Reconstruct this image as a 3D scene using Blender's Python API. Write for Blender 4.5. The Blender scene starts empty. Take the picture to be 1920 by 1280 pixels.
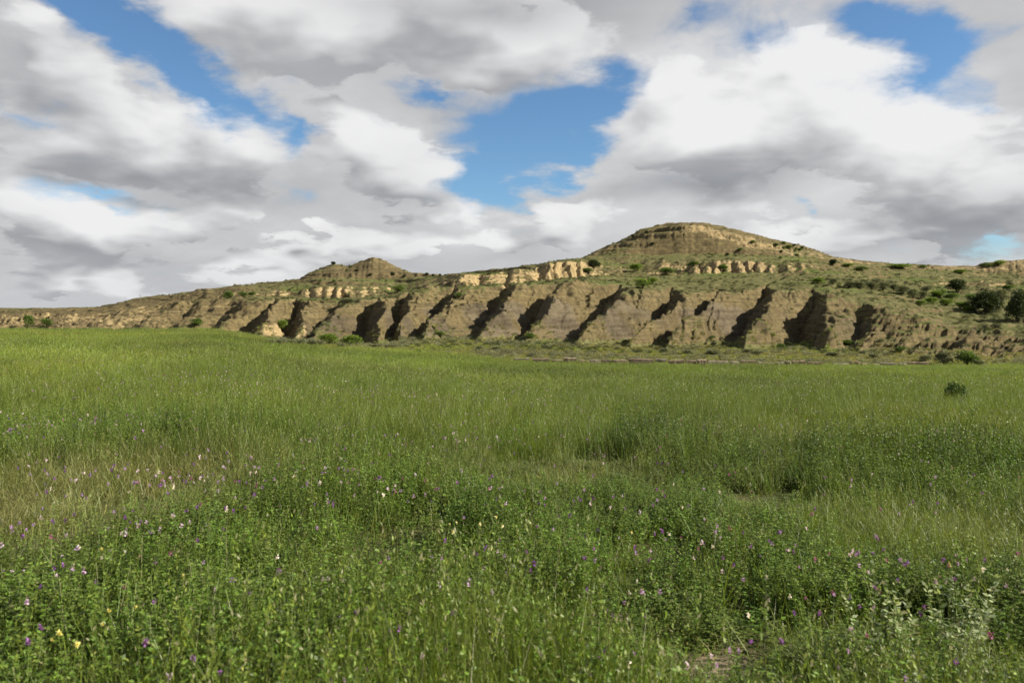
import bpy, math, random
import numpy as np
from mathutils import Vector

R = math.radians
rng = np.random.default_rng(7)
random.seed(7)
scene = bpy.context.scene
COL = scene.collection

# ------------------------------------------------------------------ camera
F = 1493.0            # focal length in photograph pixels (28 mm on 36 mm)
HOR = 580.0           # row of the level horizon in the photograph
CZ = 1.7
cam = bpy.data.cameras.new("camera")
cam.lens = 28.0
cam.sensor_width = 36.0
cam.shift_y = -(640.0 - HOR) / 1920.0
cam.clip_start = 0.1
cam.clip_end = 20000
cam.dof.use_dof = True
cam.dof.focus_distance = 11.0
cam.dof.aperture_fstop = 3.5
co = bpy.data.objects.new("camera", cam)
COL.objects.link(co)
co.location = (0, 0, CZ)
co.rotation_euler = (R(90), 0, 0)
scene.camera = co

# ------------------------------------------------------------------ light
SUN_AZ, SUN_EL = 97.0, 34.0      # clockwise from the view direction
EXPO = 1.12
scene.view_settings.view_transform = 'Standard'
scene.view_settings.look = 'None'
scene.view_settings.gamma = 1.0
scene.view_settings.exposure = EXPO
scene.render.use_motion_blur = False
scene.cycles.max_bounces = 6
scene.cycles.transparent_max_bounces = 8
sd = bpy.data.lights.new("sun", 'SUN')
sd.energy = 5.0
sd.angle = R(0.5)
sd.color = (1.0, 0.93, 0.82)
so = bpy.data.objects.new("sun", sd)
COL.objects.link(so)
svec = Vector((math.cos(R(SUN_EL)) * math.sin(R(SUN_AZ)), math.cos(R(SUN_EL)) * math.cos(R(SUN_AZ)), math.sin(R(SUN_EL))))
so.rotation_euler = svec.to_track_quat('Z', 'Y').to_euler()
so.location = (60, -20, 60)


# ------------------------------------------------------------------ node helpers
class NT:
    def __init__(self, tree):
        self.t = tree
        self.n = tree.nodes
        self.l = tree.links

    def put(self, sock, v):
        if isinstance(v, bpy.types.NodeSocket):
            self.l.new(v, sock)
        elif v is not None:
            if isinstance(v, (tuple, list)) and len(v) == 3 and sock.type == 'RGBA':
                v = (*v, 1.0)
            sock.default_value = v

    def math(self, op, a, b=None, c=None, clamp=False):
        n = self.n.new('ShaderNodeMath')
        n.operation = op
        n.use_clamp = clamp
        self.put(n.inputs[0], a)
        if b is not None: self.put(n.inputs[1], b)
        if c is not None: self.put(n.inputs[2], c)
        return n.outputs[0]

    def vec(self, op, a, b=None, scale=None):
        n = self.n.new('ShaderNodeVectorMath')
        n.operation = op
        self.put(n.inputs[0], a)
        if b is not None: self.put(n.inputs[1], b)
        if scale is not None: self.put(n.inputs['Scale'], scale)
        return n.outputs['Value'] if op in ('LENGTH', 'DOT_PRODUCT') else n.outputs[0]

    def sep(self, v):
        n = self.n.new('ShaderNodeSeparateXYZ')
        self.put(n.inputs[0], v)
        return n.outputs

    def comb(self, x, y, z):
        n = self.n.new('ShaderNodeCombineXYZ')
        self.put(n.inputs[0], x); self.put(n.inputs[1], y); self.put(n.inputs[2], z)
        return n.outputs[0]

    def noise(self, v, scale, detail=4, rough=0.55, dist=0.0, color=False):
        n = self.n.new('ShaderNodeTexNoise')
        if v is not None: self.put(n.inputs['Vector'], v)
        self.put(n.inputs['Scale'], scale)
        n.inputs['Detail'].default_value = detail
        n.inputs['Roughness'].default_value = rough
        n.inputs['Distortion'].default_value = dist
        return n.outputs['Color'] if color else n.outputs['Fac']

    def ramp(self, v, a, b, lo=0.0, hi=1.0, smooth=True):
        n = self.n.new('ShaderNodeMapRange')
        n.interpolation_type = 'SMOOTHSTEP' if smooth else 'LINEAR'
        n.clamp = True
        self.put(n.inputs['Value'], v)
        self.put(n.inputs['From Min'], a); self.put(n.inputs['From Max'], b)
        self.put(n.inputs['To Min'], lo); self.put(n.inputs['To Max'], hi)
        return n.outputs['Result']

    def mix(self, f, a, b, blend='MIX'):
        n = self.n.new('ShaderNodeMix')
        n.data_type = 'RGBA'
        n.blend_type = blend
        self.put(n.inputs[0], f)
        self.put(n.inputs[6], a); self.put(n.inputs[7], b)
        return n.outputs[2]

    def attr(self, name, typ='GEOMETRY'):
        n = self.n.new('ShaderNodeAttribute')
        n.attribute_name = name
        n.attribute_type = typ
        return n


def azel(px, row):
    return math.atan((px - 960) / F), math.atan((HOR - row) / math.hypot(F, px - 960))


# ------------------------------------------------------------------ sky with broken cumulus
# holes of clear blue between the clouds: px, row, half width, half height, tilt (deg), weight
HOLES = [
    (215, 45, 125, 62, -25, .95), (330, 130, 160, 56, -28, .9), (95, 15, 70, 30, 0, .35), (470, 205, 110, 45, -35, .5),
    (185, 362, 130, 30, -12, .62), (545, 250, 50, 95, 10, .62), (820, 162, 70, 30, -10, .7),
    (1010, 235, 160, 95, 28, 1.1), (955, 335, 80, 55, 20, .8), (1110, 190, 90, 55, 35, .8), (1085, 285, 70, 40, 20, .6),
    (1270, 50, 100, 60, 20, .55), (1400, 70, 80, 60, 0, .5), (1640, 40, 110, 45, -20, .8), (1760, 110, 120, 70, -38, 1.0),
    (1850, 205, 40, 30, 0, .45), (1858, 458, 45, 22, 15, .5), (1545, 365, 26, 22, 10, .4), (905, 300, 60, 60, 0, .35),
    (10, 165, 45, 30, 0, .4), (1910, 50, 50, 30, 0, .2), (430, 240, 45, 30, 0, .25), (965, 400, 40, 25, 0, .3),
]
# broad light (+) and dark (-) areas of the cloud cover
TONES = [
    (1300, 215, 210, 110, 0, .50), (1520, 140, 260, 110, -20, .55), (1720, 250, 220, 110, -25, .40), (1180, 130, 120, 90, 0, .25),
    (90, 360, 130, 50, -20, .40), (200, 410, 150, 45, -15, .35), (380, 190, 70, 60, 0, .30), (690, 240, 110, 90, 0, .25),
    (890, 470, 90, 45, 0, .25), (1000, 130, 180, 70, 10, .15), (1340, 400, 250, 40, 0, .25), (1880, 470, 80, 30, 0, .35),
    (300, 250, 220, 60, -5, .18), (1110, 420, 120, 50, 0, .2), (1480, 455, 70, 40, 0, .15), (600, 420, 40, 20, 0, .3), (1600, 340, 200, 50, 15, .2), (820, 100, 120, 60, 0, .05),
    (900, 30, 330, 75, 0, -.72), (740, 20, 200, 50, -8, -.30), (320, 318, 230, 42, -4, -.38), (1310, 340, 170, 50, 0, -.50), (1450, 300, 120, 40, 20, -.2),
    (1870, 385, 190, 62, 5, -.50), (1640, 450, 170, 40, 5, -.30), (100, 470, 190, 22, 0, -.22), (330, 510, 300, 55, 0, -.10),
    (730, 350, 90, 35, 0, -.25), (90, 110, 160, 100, -15, -.25), (1150, 345, 60, 40, 0, -.12), (690, 440, 120, 30, 0, -.12), (980, 470, 60, 40, 0, -.2),
]


# nearer single clouds whose edges show against the cover behind
FRONT = [
    (80, 395, 170, 70, -8, 1.0), (210, 435, 110, 48, 0, .8), (20, 350, 70, 45, 0, .6), (270, 270, 260, 80, 2, .9), (390, 200, 60, 45, 0, .7), (100, 215, 130, 50, 0, .6), (460, 290, 90, 50, 0, .5),
    (690, 265, 95, 85, 0, 1.1), (800, 340, 110, 70, 20, .9), (880, 390, 70, 60, 0, .7), (640, 200, 50, 40, 0, .3), (430, 385, 90, 50, 0, .8), (350, 420, 80, 40, 0, .5), (290, 410, 30, 20, 0, .8),
    (592, 412, 30, 18, 0, 1.0), (640, 440, 60, 34, 0, .6), (850, 470, 110, 40, 0, .8), (760, 480, 90, 36, 0, .6), (1060, 400, 110, 60, 0, .7), (1000, 450, 90, 50, 0, .5),
    (1340, 260, 190, 110, 0, 1.1), (1560, 170, 190, 100, -20, .9), (1240, 170, 80, 70, 0, .6), (1500, 90, 70, 50, 0, .6), (1700, 270, 170, 90, -20, .7), (1870, 370, 150, 90, 0, .9), (1480, 400, 160, 50, 0, .5),
    (1620, 450, 170, 50, 0, .8), (1880, 475, 70, 26, 0, .8), (1300, 440, 120, 40, 0, .5), (620, 60, 330, 90, 12, 1.0), (960, 90, 190, 90, 5, 1.0), (420, 20, 180, 60, 5, .5), (200, 520, 160, 30, 0, .6), (430, 500, 150, 36, 0, .6), (70, 500, 120, 24, 0, .5),
    (600, 500, 120, 40, 0, .6), (520, 460, 50, 18, 0, .7), (150, 540, 110, 14, 0, .7), (330, 560, 120, 12, 0, .6), (60, 470, 90, 16, 0, .6), (700, 440, 50, 22, 0, .6), (930, 480, 50, 26, 0, .7), (1080, 460, 60, 20, 0, .5), (1500, 430, 60, 24, 0, .6), (1750, 440, 80, 20, 0, .5), (80, 110, 120, 90, 0, .6),
]


def blob_sum(nt, v2, items):
    acc = None
    for (px, row, rx, ry, tilt, w) in items:
        a, e = azel(px, row)
        sx, sy = rx * 1.55 / F, ry * 1.55 / F
        c, s = math.cos(R(tilt)), math.sin(R(tilt))
        n = nt.n.new('ShaderNodeMapping')
        n.vector_type = 'TEXTURE'
        n.inputs['Location'].default_value = (a, e, 0)
        n.inputs['Rotation'].default_value = (0, 0, R(tilt))
        n.inputs['Scale'].default_value = (sx, sy, 1)
        nt.put(n.inputs['Vector'], v2)
        g = nt.n.new('ShaderNodeTexGradient')
        g.gradient_type = 'QUADRATIC_SPHERE'
        nt.l.new(n.outputs[0], g.inputs[0])
        acc = nt.math('MULTIPLY_ADD', g.outputs['Fac'], w, acc if acc is not None else 0.0)
    return acc


def cloud_group():
    g = bpy.data.node_groups.new("cloud_density", 'ShaderNodeTree')
    g.interface.new_socket("Direction", in_out='INPUT', socket_type='NodeSocketVector')
    g.interface.new_socket("Density", in_out='OUTPUT', socket_type='NodeSocketFloat')
    g.interface.new_socket("AzEl", in_out='OUTPUT', socket_type='NodeSocketVector')
    g.interface.new_socket("Plane", in_out='OUTPUT', socket_type='NodeSocketVector')
    g.interface.new_socket("Front", in_out='OUTPUT', socket_type='NodeSocketFloat')
    g.interface.new_socket("FrontSmooth", in_out='OUTPUT', socket_type='NodeSocketFloat')
    nt = NT(g)
    gi = g.nodes.new('NodeGroupInput'); go = g.nodes.new('NodeGroupOutput')
    d = nt.vec('NORMALIZE', gi.outputs[0])
    x, y, z = nt.sep(d)
    el = nt.math('ARCSINE', z)
    az = nt.math('ARCTAN2', x, y)
    zz = nt.math('ADD', nt.math('MAXIMUM', z, 0.0), 0.42)
    plane = nt.vec('SCALE', nt.comb(x, y, nt.math('MULTIPLY', z, 2.1)), scale=nt.math('DIVIDE', 1.0, zz))
    w1 = nt.noise(plane, 2.2, 3, 0.6, color=True)
    w2 = nt.noise(plane, 9.0, 4, 0.6, color=True)
    ae = nt.comb(az, el, 0.0)
    warp = nt.vec('ADD', nt.vec('SCALE', nt.vec('SUBTRACT', w1, (.5, .5, .5)), scale=0.14),
                  nt.vec('SCALE', nt.vec('SUBTRACT', w2, (.5, .5, .5)), scale=0.075))
    aew = nt.vec('MULTIPLY', nt.vec('ADD', ae, warp), (1, 1, 0))
    aes = nt.vec('MULTIPLY', nt.vec('ADD', ae, nt.vec('SCALE', nt.vec('SUBTRACT', w1, (.5, .5, .5)), scale=0.12)), (1, 1, 0))
    holes = blob_sum(nt, aew, [(a, b, c * 1.13, d * 1.13, e, f) for a, b, c, d, e, f in HOLES])
    big = nt.noise(nt.vec('ADD', plane, (3.1, 1.7, 0)), 1.5, 2, 0.5)
    bn = nt.noise(nt.vec('ADD', plane, nt.vec('SCALE', w2, scale=0.10)), 7.0, 2, 0.5)
    puff = nt.math('SUBTRACT', 1.0, nt.math('ABSOLUTE', nt.math('MULTIPLY_ADD', bn, 3.0, -1.5)))
    fine = nt.noise(nt.vec('ADD', plane, nt.vec('SCALE', w1, scale=0.35)), 3.4, 9, 0.63)
    # outside the photographed part the cover is broken by the broad noise alone
    inside = nt.math('MULTIPLY', nt.ramp(nt.math('ABSOLUTE', az), 0.62, 0.95, 1.0, 0.0),
                     nt.ramp(el, 0.42, 0.7, 1.0, 0.0))
    outh = nt.math('MULTIPLY', nt.ramp(big, 0.60, 0.42, 0.0, 0.75), nt.math('SUBTRACT', 1.0, inside))
    outh = nt.math('MULTIPLY', outh, nt.ramp(el, 0.05, 0.3))
    dens = nt.math('SUBTRACT', nt.math('SUBTRACT', 0.72, holes), outh)
    dens = nt.math('ADD', dens, nt.math('MULTIPLY', nt.math('SUBTRACT', fine, 0.5), 1.15))
    dens = nt.math('ADD', dens, nt.math('MULTIPLY', nt.math('SUBTRACT', puff, 0.62), 0.10))
    front = nt.math('ADD', blob_sum(nt, aew, FRONT), nt.math('MULTIPLY', nt.math('SUBTRACT', fine, 0.5), 1.0))
    front = nt.math('ADD', front, nt.math('MULTIPLY', nt.math('SUBTRACT', puff, 0.62), 0.16))
    nt.l.new(front, go.inputs[3])
    low = nt.noise(nt.vec('ADD', plane, nt.vec('SCALE', w1, scale=0.35)), 3.4, 3, 0.55)
    fs = nt.math('ADD', blob_sum(nt, aes, FRONT), nt.math('MULTIPLY', nt.math('SUBTRACT', low, 0.5), 1.5))
    nt.l.new(nt.math('ADD', fs, nt.math('MULTIPLY', puff, 0.16)), go.inputs[4])
    nt.l.new(aes, go.inputs[1])
    nt.l.new(dens, go.inputs[0])
    nt.l.new(plane, go.inputs[2])
    return g


def build_world():
    w = bpy.data.worlds.new("World")
    scene.world = w
    w.use_nodes = True
    w.node_tree.nodes.clear()
    nt = NT(w.node_tree)
    out = nt.n.new('ShaderNodeOutputWorld')
    bg = nt.n.new('ShaderNodeBackground')
    nt.l.new(bg.outputs[0], out.inputs[0])
    sky = nt.n.new('ShaderNodeTexSky')
    sky.sky_type = 'NISHITA'
    sky.sun_disc = False
    sky.sun_elevation = R(SUN_EL)
    sky.sun_rotation = R(SUN_AZ)
    sky.altitude = 700
    sky.air_density = 1.0
    sky.dust_density = 0.4
    sky.ozone_density = 1.6
    STR = 0.055
    tc = nt.n.new('ShaderNodeTexCoord')
    d = tc.outputs['Generated']
    g = cloud_group()
    def grp(v):
        n = nt.n.new('ShaderNodeGroup'); n.node_tree = g
        nt.put(n.inputs[0], v)
        return n
    a = grp(d)
    b = grp(nt.vec('ADD', d, (0.02, -0.01, 0.038)))
    dens = a.outputs[0]
    alpha = nt.ramp(dens, 0.06, 0.62)
    emb = nt.math('SUBTRACT', dens, b.outputs[0])         # + where the density falls off towards the light
    tone = blob_sum(nt, a.outputs[1], TONES)
    z = nt.sep(d)[2]
    puff = nt.noise(a.outputs[2], 2.6, 6, 0.55)
    fr = a.outputs[3]
    femb = nt.math('SUBTRACT', a.outputs[4], b.outputs[4])
    fa = nt.ramp(fr, 0.22, 0.38)
    fsh = nt.math('ADD', nt.math('MULTIPLY', nt.math('MINIMUM', nt.math('MAXIMUM', femb, -.40), .42), 0.75), 0.05)
    sh0 = nt.math('MULTIPLY', nt.math('ADD', fsh, 0.0), fa)
    sh = nt.math('ADD', 0.50, nt.math('MULTIPLY', tone, 0.68))
    sh = nt.math('ADD', sh, nt.math('MULTIPLY', emb, 0.16))
    sh = nt.math('ADD', sh, sh0)
    sh = nt.math('ADD', sh, nt.math('MULTIPLY', nt.math('SUBTRACT', puff, 0.5), 0.40))
    cr = nt.n.new('ShaderNodeValToRGB')
    cr.color_ramp.interpolation = 'B_SPLINE'
    k = 2 ** (-EXPO)
    stops = [(0.0, (.29, .30, .32)), (0.3, (.40, .41, .43)), (0.55, (.60, .603, .612)), (0.8, (.78, .782, .79)), (1.0, (.88, .88, .88))]
    e = cr.color_ramp.elements
    while len(e) < len(stops): e.new(0.5)
    for i, (p, c) in enumerate(stops):
        e[i].position = p
        e[i].color = (c[0] * k, c[1] * k, c[2] * k, 1)
    nt.put(cr.inputs[0], sh)
    # thin cloud is translucent, thick cloud opaque; near the horizon the air evens it out
    cloud = cr.outputs[0]
    lowmix = nt.ramp(z, 0.0, 0.08, 0.25, 0.0)
    cloud = nt.mix(lowmix, cloud, (.57 * k, .59 * k, .63 * k))
    alpha = nt.math('MAXIMUM', alpha, nt.ramp(z, 0.02, 0.10, 0.9, 0.0))
    skyc = nt.vec('MULTIPLY', nt.vec('SCALE', sky.outputs[0], scale=STR), (.71, .93, 1.07))
    col = nt.mix(alpha, skyc, cloud)
    nt.put(bg.inputs[0], col)
    bg.inputs[1].default_value = 1.0
    w.cycles.sampling_method = 'MANUAL'
    w.cycles.sample_map_resolution = 512


build_world()

# ------------------------------------------------------------------ numpy noise
def _hash(ix, iy, seed):
    h = (ix.astype(np.int64) * 374761393 + iy.astype(np.int64) * 668265263 + seed * 974634777) & 0x7fffffff
    h = ((h ^ (h >> 13)) * 1274126177) & 0x7fffffff
    return ((h ^ (h >> 16)) & 0xffff) / 65535.0


def vnoise(x, y, seed=0):
    ix, iy = np.floor(x), np.floor(y)
    fx, fy = x - ix, y - iy
    fx = fx * fx * (3 - 2 * fx); fy = fy * fy * (3 - 2 * fy)
    a = _hash(ix, iy, seed); b = _hash(ix + 1, iy, seed)
    c = _hash(ix, iy + 1, seed); d = _hash(ix + 1, iy + 1, seed)
    return (a + (b - a) * fx) * (1 - fy) + (c + (d - c) * fx) * fy


def fbm(x, y, oct=4, seed=0, gain=0.5):
    s = 0; a = 1; t = 0
    for o in range(oct):
        s = s + a * vnoise(x * 2 ** o * 1.03 + 17.3 * o, y * 2 ** o * 0.97 + 9.1 * o, seed + o)
        t += a; a *= gain
    return s / t - 0.5


def sstep(v, a, b):
    t = np.clip((v - a) / (b - a), 0, 1)
    return t * t * (3 - 2 * t)


# ------------------------------------------------------------------ terrain
def line(pts):
    a = np.array(pts, float)
    return a

# each line: px, row, distance
L1 = line([(-850, 620, 120), (400, 620, 118), (470, 631, 108), (560, 650, 97), (700, 658, 95), (850, 669, 92), (960, 681, 90), (1200, 687, 89), (1750, 691, 89), (1920, 690, 89), (2750, 690, 89)])
L2 = line([(-850, 622, 190), (0, 622, 188), (200, 622, 178), (350, 622, 168), (450, 626, 160), (520, 635, 152), (600, 635, 147), (700, 645, 142), (780, 634, 143), (900, 635, 143), (1000, 637, 140), (1100, 640, 136), (1200, 646, 132), (1300, 647, 130), (1400, 647, 128), (1500, 650, 124), (1600, 656, 118), (1700, 664, 112), (1800, 668, 108), (1920, 668, 105), (2750, 664, 100)])
L3 = line([(-850, 592, 206), (0, 592, 204), (100, 588, 202), (200, 584, 204), (350, 566, 206), (450, 562, 190), (520, 563, 178), (600, 567, 173), (656, 572, 168), (700, 562, 168), (800, 546, 168), (900, 540, 170), (1000, 534, 168), (1100, 530, 164), (1180, 542, 157), (1300, 547, 154), (1400, 544, 152), (1500, 547, 148), (1560, 556, 142), (1640, 574, 136), (1720, 600, 128), (1780, 620, 124), (1850, 624, 121), (1920, 632, 118), (2750, 640, 116)])
L4 = line([(-850, 588, 230), (0, 588, 228), (200, 580, 225), (350, 562, 224), (450, 556, 206), (520, 558, 203), (600, 559, 201), (700, 557, 203), (745, 553, 205), (800, 537, 200), (850, 538, 192), (900, 538, 190), (950, 535, 192), (1000, 528, 198), (1050, 521, 208), (1100, 517, 214), (1200, 516, 222), (1300, 514, 225), (1400, 512, 225), (1500, 513, 222), (1600, 518, 215), (1700, 530, 206), (1800, 540, 200), (1920, 546, 195), (2750, 550, 190)])
L5 = line([(-850, 585, 250), (0, 585, 248), (200, 578, 245), (350, 550, 243), (370, 545, 236), (450, 541, 217), (520, 545, 212), (560, 542, 209), (600, 539, 206), (700, 541, 208), (740, 546, 212), (790, 528, 218), (830, 520, 204), (870, 515, 197), (950, 509, 199), (1000, 502, 205), (1030, 491, 212), (1090, 490, 220), (1130, 497, 236), (1200, 498, 240), (1240, 496, 233), (1300, 493, 231), (1400, 492, 231), (1500, 496, 230), (1550, 505, 236), (1700, 517, 232), (1800, 522, 226), (1920, 526, 220), (2750, 530, 215)])
L6 = line([(-850, 582, 300), (0, 582, 300), (180, 577.5, 290), (260, 561, 268), (350, 549, 262), (450, 536, 250), (560, 527, 246), (600, 525, 244), (700, 526, 243), (760, 522, 246), (800, 518, 246), (870, 514, 240), (950, 506, 240), (1000, 499, 246), (1050, 490.5, 250), (1100, 483, 258), (1200, 477, 262), (1300, 475, 262), (1400, 477, 262), (1500, 484, 264), (1600, 495, 262), (1700, 504, 262), (1800, 507, 258), (1825, 506, 264), (1850, 516, 264), (1920, 519, 263), (2750, 520, 262)])
L7 = line([(-850, 577, 620), (100, 577.5, 620), (178, 577, 330), (215, 569, 284), (250, 560, 280), (300, 553.5, 277), (350, 548, 275), (400, 541, 273), (450, 534.5, 270), (520, 528.5, 266), (560, 524, 264), (578, 512, 266), (600, 503, 268), (625, 494, 270), (655, 497.5, 271), (680, 489, 272), (700, 482, 273), (722, 489, 272), (745, 502, 270), (775, 513, 268), (830, 517, 262), (870, 512.5, 258), (950, 505, 258), (1000, 498, 262), (1040, 489.5, 262), (1093, 484, 272), (1110, 474, 285), (1140, 460, 290), (1160, 452, 292), (1200, 431, 294), (1240, 420, 296), (1280, 416, 294), (1315, 417.5, 296), (1360, 425, 298), (1400, 435, 300), (1440, 446, 302), (1500, 460, 304), (1530, 470, 304), (1560, 482, 302), (1600, 488, 300), (1680, 496, 300), (1760, 499, 300), (1825, 500.5, 296), (1845, 493, 280), (1880, 489, 278), (1920, 486, 276), (2100, 484, 276), (2750, 490, 280)])
LINES = [L1, L2, L3, L4, L5, L6, L7]


def lrow(L, px): return np.interp(px, L[:, 0], L[:, 1])
def ldis(L, px): return np.interp(px, L[:, 0], L[:, 2])
def lz(L, px): return CZ - (lrow(L, px) - HOR) / F * ldis(L, px)


# crests of the lower spurs: px at the top, px at the foot, strength
CRESTS = np.array([
    (-900, -1010, .3), (-300, -400, .3), (-60, -130, .3), (60, -10, .3), (150, 95, .3), (235, 180, .35), (330, 262, .45), (410, 330, .45), (498, 398, .85),
    (540, 474, 1.1), (592, 545, .8), (668, 582, .95), (742, 705, 1.15), (800, 742, .6), (882, 790, .95),
    (985, 900, 1.0), (1085, 984, 1.05), (1192, 1090, 1.2), (1312, 1192, 1.0), (1384, 1262, 1.0), (1475, 1402, 1.3),
    (1566, 1548, .8), (1650, 1600, .25), (1720, 1690, .2), (1838, 1770, .9), (1930, 1890, .6), (2100, 2060, .5), (2900, 2880, .5)], float)
# flutes of the upper cliffs
FLUTES = np.array([(-900, .1), (250, .2), (340, .5), (392, 1.0), (432, .6), (478, .6), (522, 1.0), (560, .4), (590, 1.0), (612, .8), (630, .9), (655, .9), (678, .7), (700, .9), (722, .7), (742, .6),
                   (780, .4), (868, 1.2), (915, 1.3), (972, 1.3), (1030, 1.2), (1048, .8), (1068, .9), (1092, .7), (1140, .4), (1200, .3), (1245, .7), (1272, .7), (1300, .8),
                   (1322, .7), (1346, .9), (1364, .7), (1386, .9), (1404, .8), (1425, .9), (1450, .8), (1475, .8), (1505, .6), (1540, .3), (1700, .2), (1860, .8), (1900, .8), (2900, .2)], float)


def phase(px, xs):
    """position between neighbouring crests for arrays (xs: list of crest positions, each broadcastable to px)"""
    lo = np.full(px.shape, -1e9); hi = np.full(px.shape, 1e9); ilo = np.zeros(px.shape, int); ihi = np.zeros(px.shape, int)
    for i, c in enumerate(xs):
        m = (c <= px) & (c > lo)
        lo = np.where(m, c, lo); ilo = np.where(m, i, ilo)
        m = (c > px) & (c < hi)
        hi = np.where(m, c, hi); ihi = np.where(m, i, ihi)
    ph = (px - lo) / np.maximum(hi - lo, 1e-6)
    return np.clip(ph, 0, 1), ilo, ihi


def crest_profile(ph, g):
    """1 on the crests, 0 in the gully; steep just left of each crest"""
    a = np.where(ph < g, 1 - (ph / g), (ph - g) / (1 - g))
    return np.clip(a, 0, 1)


def terrain(x, y, want=False):
    x = np.asarray(x, float); y = np.asarray(y, float)
    ys = np.maximum(y, 1.0)
    px = np.clip(960 + F * x / ys, -850, 2750)
    # broad wobble so that the lines are not ruler-drawn
    far = sstep(ys, 100, 130)
    D2, D3, D4, D5, D6, D7 = [ldis(L, px) for L in LINES[1:]]
    jit = fbm(x / 18, ys * 0 + 3.3, 3, 91)
    D3 = D3 + fbm(px / 55, px * 0 + 1.7, 3, 92) * 13 + 11 * sstep(px, 470, 600) * (1 - sstep(px, 1500, 1580))
    D5 = np.maximum(D5 + fbm(px / 16, px * 0 + 5.1, 3, 93) * 5 + 1.5, D4 + 3)
    # ---- lower spurs
    t = np.clip((ys - D2) / (D3 - D2), -0.6, 1.5)
    tc = np.clip((t + .22) / 1.22, -.2, 1.15)
    wob = (fbm(x / 9, ys / 9, 3, 5)) * 24 * far + fbm(x / 24, ys / 24, 2, 11) * 60 * far + fbm(x / 2.6, ys / 3.5, 3, 6) * 12 * far
    q = px + wob
    xs = [c[1] + (c[0] - c[1]) * tc + 0 * px for c in CRESTS]
    ph, il, ih = phase(q, xs)
    amp = (CRESTS[il, 2] * (1 - ph) + CRESTS[ih, 2] * ph) * (.75 + .5 * vnoise(x / 11, ys / 11, 7))
    width0 = 0
    prof = crest_profile(ph, 0.55)
    prof = 1 - (1 - prof) ** 1.22
    width = D3 - D2
    win = sstep(t, -0.4, 0.1) * (1 - sstep(t, 0.85, 1.4))
    sh = 0 * prof
    # rills running down the slope
    rc = q - tc * 60 + fbm(x / 12, ys / 12, 3, 33) * 60
    rill = 1 - np.abs(2 * vnoise(rc / 13, ys / 22, 31) - 1)
    rill2 = 1 - np.abs(2 * vnoise(rc / 5.5, ys / 14, 32) - 1)
    sh = sh + (rill - .5) * 4.2 * win * (0.2 + vnoise(x / 14, y / 14, 3)) + (rill2 - .5) * 1.9 * win + fbm(x / 5, ys / 5, 3, 35) * 5 * win
    tw = (ys + sh - D2) / (D3 - D2)
    # ---- upper cliffs
    t2 = (ys - D4) / (D5 - D4)
    ph2, i2, j2 = phase(px + fbm(x / 4, ys / 4, 3, 8) * 22 * far, [c[0] + 0 * px for c in FLUTES])
    amp2 = FLUTES[i2, 1] * (1 - ph2) + FLUTES[j2, 1] * ph2
    prof2 = crest_profile(ph2, 0.62) ** 0.8
    win2 = sstep(ys, D4 - 12, D4 - 3) * (1 - sstep(ys, D5 + 3, D5 + 10))
    amp2 = amp2 * (.35 + 1.1 * vnoise(px / 23, ys / 50, 14))
    sh = sh + (prof2 - 0.4) * amp2 * 3.2 * win2 + (fbm(x / 3.5, y / 3.5, 4, 15, .62) * 7.5) * win2
    # ---- butte faces
    win3 = sstep(ys, D6 - 4, D6 + 4) * sstep(px, 560, 620)
    rb = px - 0.15 * (ys - D6)
    rr = 1 - np.abs(2 * vnoise(rb / 17 + fbm(x / 8, y / 8, 2, 4) * 1.5, ys / 40, 41) - 1)
    rr = rr * .6 + .4 * (1 - np.abs(2 * vnoise(rb / 7, ys / 30, 42) - 1))
    sh = sh + (rr - .5) * 2.3 * win3 * (1 - sstep(ys, D7 - 6, D7 + 2))
    sh = sh + 10 * np.clip(1 - np.abs(px - 1287 + fbm(x / 5, y / 5, 2, 9) * 14) / 190, 0, 1) * win3 * (1 - sstep(ys, D7 - 26, D7 - 10))
    sh = sh + fbm(x / 14, ys / 14, 3, 12) * 8 * far * (1 - sstep(ys, D7 - 14, D7 - 3))
    yy = ys + np.where(ys > 95, sh, 0)
    yy = np.maximum(yy, ys * 0 + np.minimum(ys, 96))
    # ---- z along the distance
    z1 = lz(L1, px); D1 = ldis(L1, px)
    zs = [z1]; ds = [D1]
    foot = lz(L2, px)
    k = sstep(px, 430, 640)
    ds.append(D1 + 10); zs.append(foot * (1 - k) + (z1 + (foot - z1) * 10 / (D2 - D1)) * k)
    for L, DD in zip(LINES[1:], (D2, D3, D4, D5, D6, D7)):
        ds.append(DD); zs.append(CZ - (lrow(L, px) - HOR) / F * DD)
    ds.append(ds[-1] + 45); zs.append(zs[-1] - 9 * sstep(px, 170, 260))
    ds.append(ds[-1] + 600); zs.append(np.full(px.shape, -3.0))
    z = z1 * (np.minimum(ys, D1) / D1) ** 1.1
    mask_sl = np.zeros(px.shape)
    for i in range(len(ds) - 1):
        m = yy > ds[i]
        f = np.clip((yy - ds[i]) / (ds[i + 1] - ds[i]), 0, 1)
        if i == 2:      # lower scarp: convex head, concave foot
            f = f + 0.10 * np.sin(f * math.pi) - 0.05 * np.sin(2 * f * math.pi)
        if i == 6:
            f = f + 0.13 * np.sin(f * math.pi)
        z = np.where(m, zs[i] + (zs[i + 1] - zs[i]) * f, z)
    # spurs: convex on the crests, hollow in the gullies
    zst = np.where(ys < D2, z, foot)
    a_ = (-0.34 + 0.66 * prof) * np.minimum(amp, 1.25) 
    e_ = np.clip(1.0 + (0.34 - 0.50 * prof) * np.minimum(amp, 1.2), .8, 1.6)
    s_ = np.clip((tw + a_) / (e_ + a_), 0, 1)
    ex = np.clip(1.12 + (0.5 - prof) * 0.45 * amp, 0.88, 1.6)
    z3 = zs[3]
    zt = np.where(yy < D3, z3, z)
    zsp = zst + (zt - zst) * s_ ** ex
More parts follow.
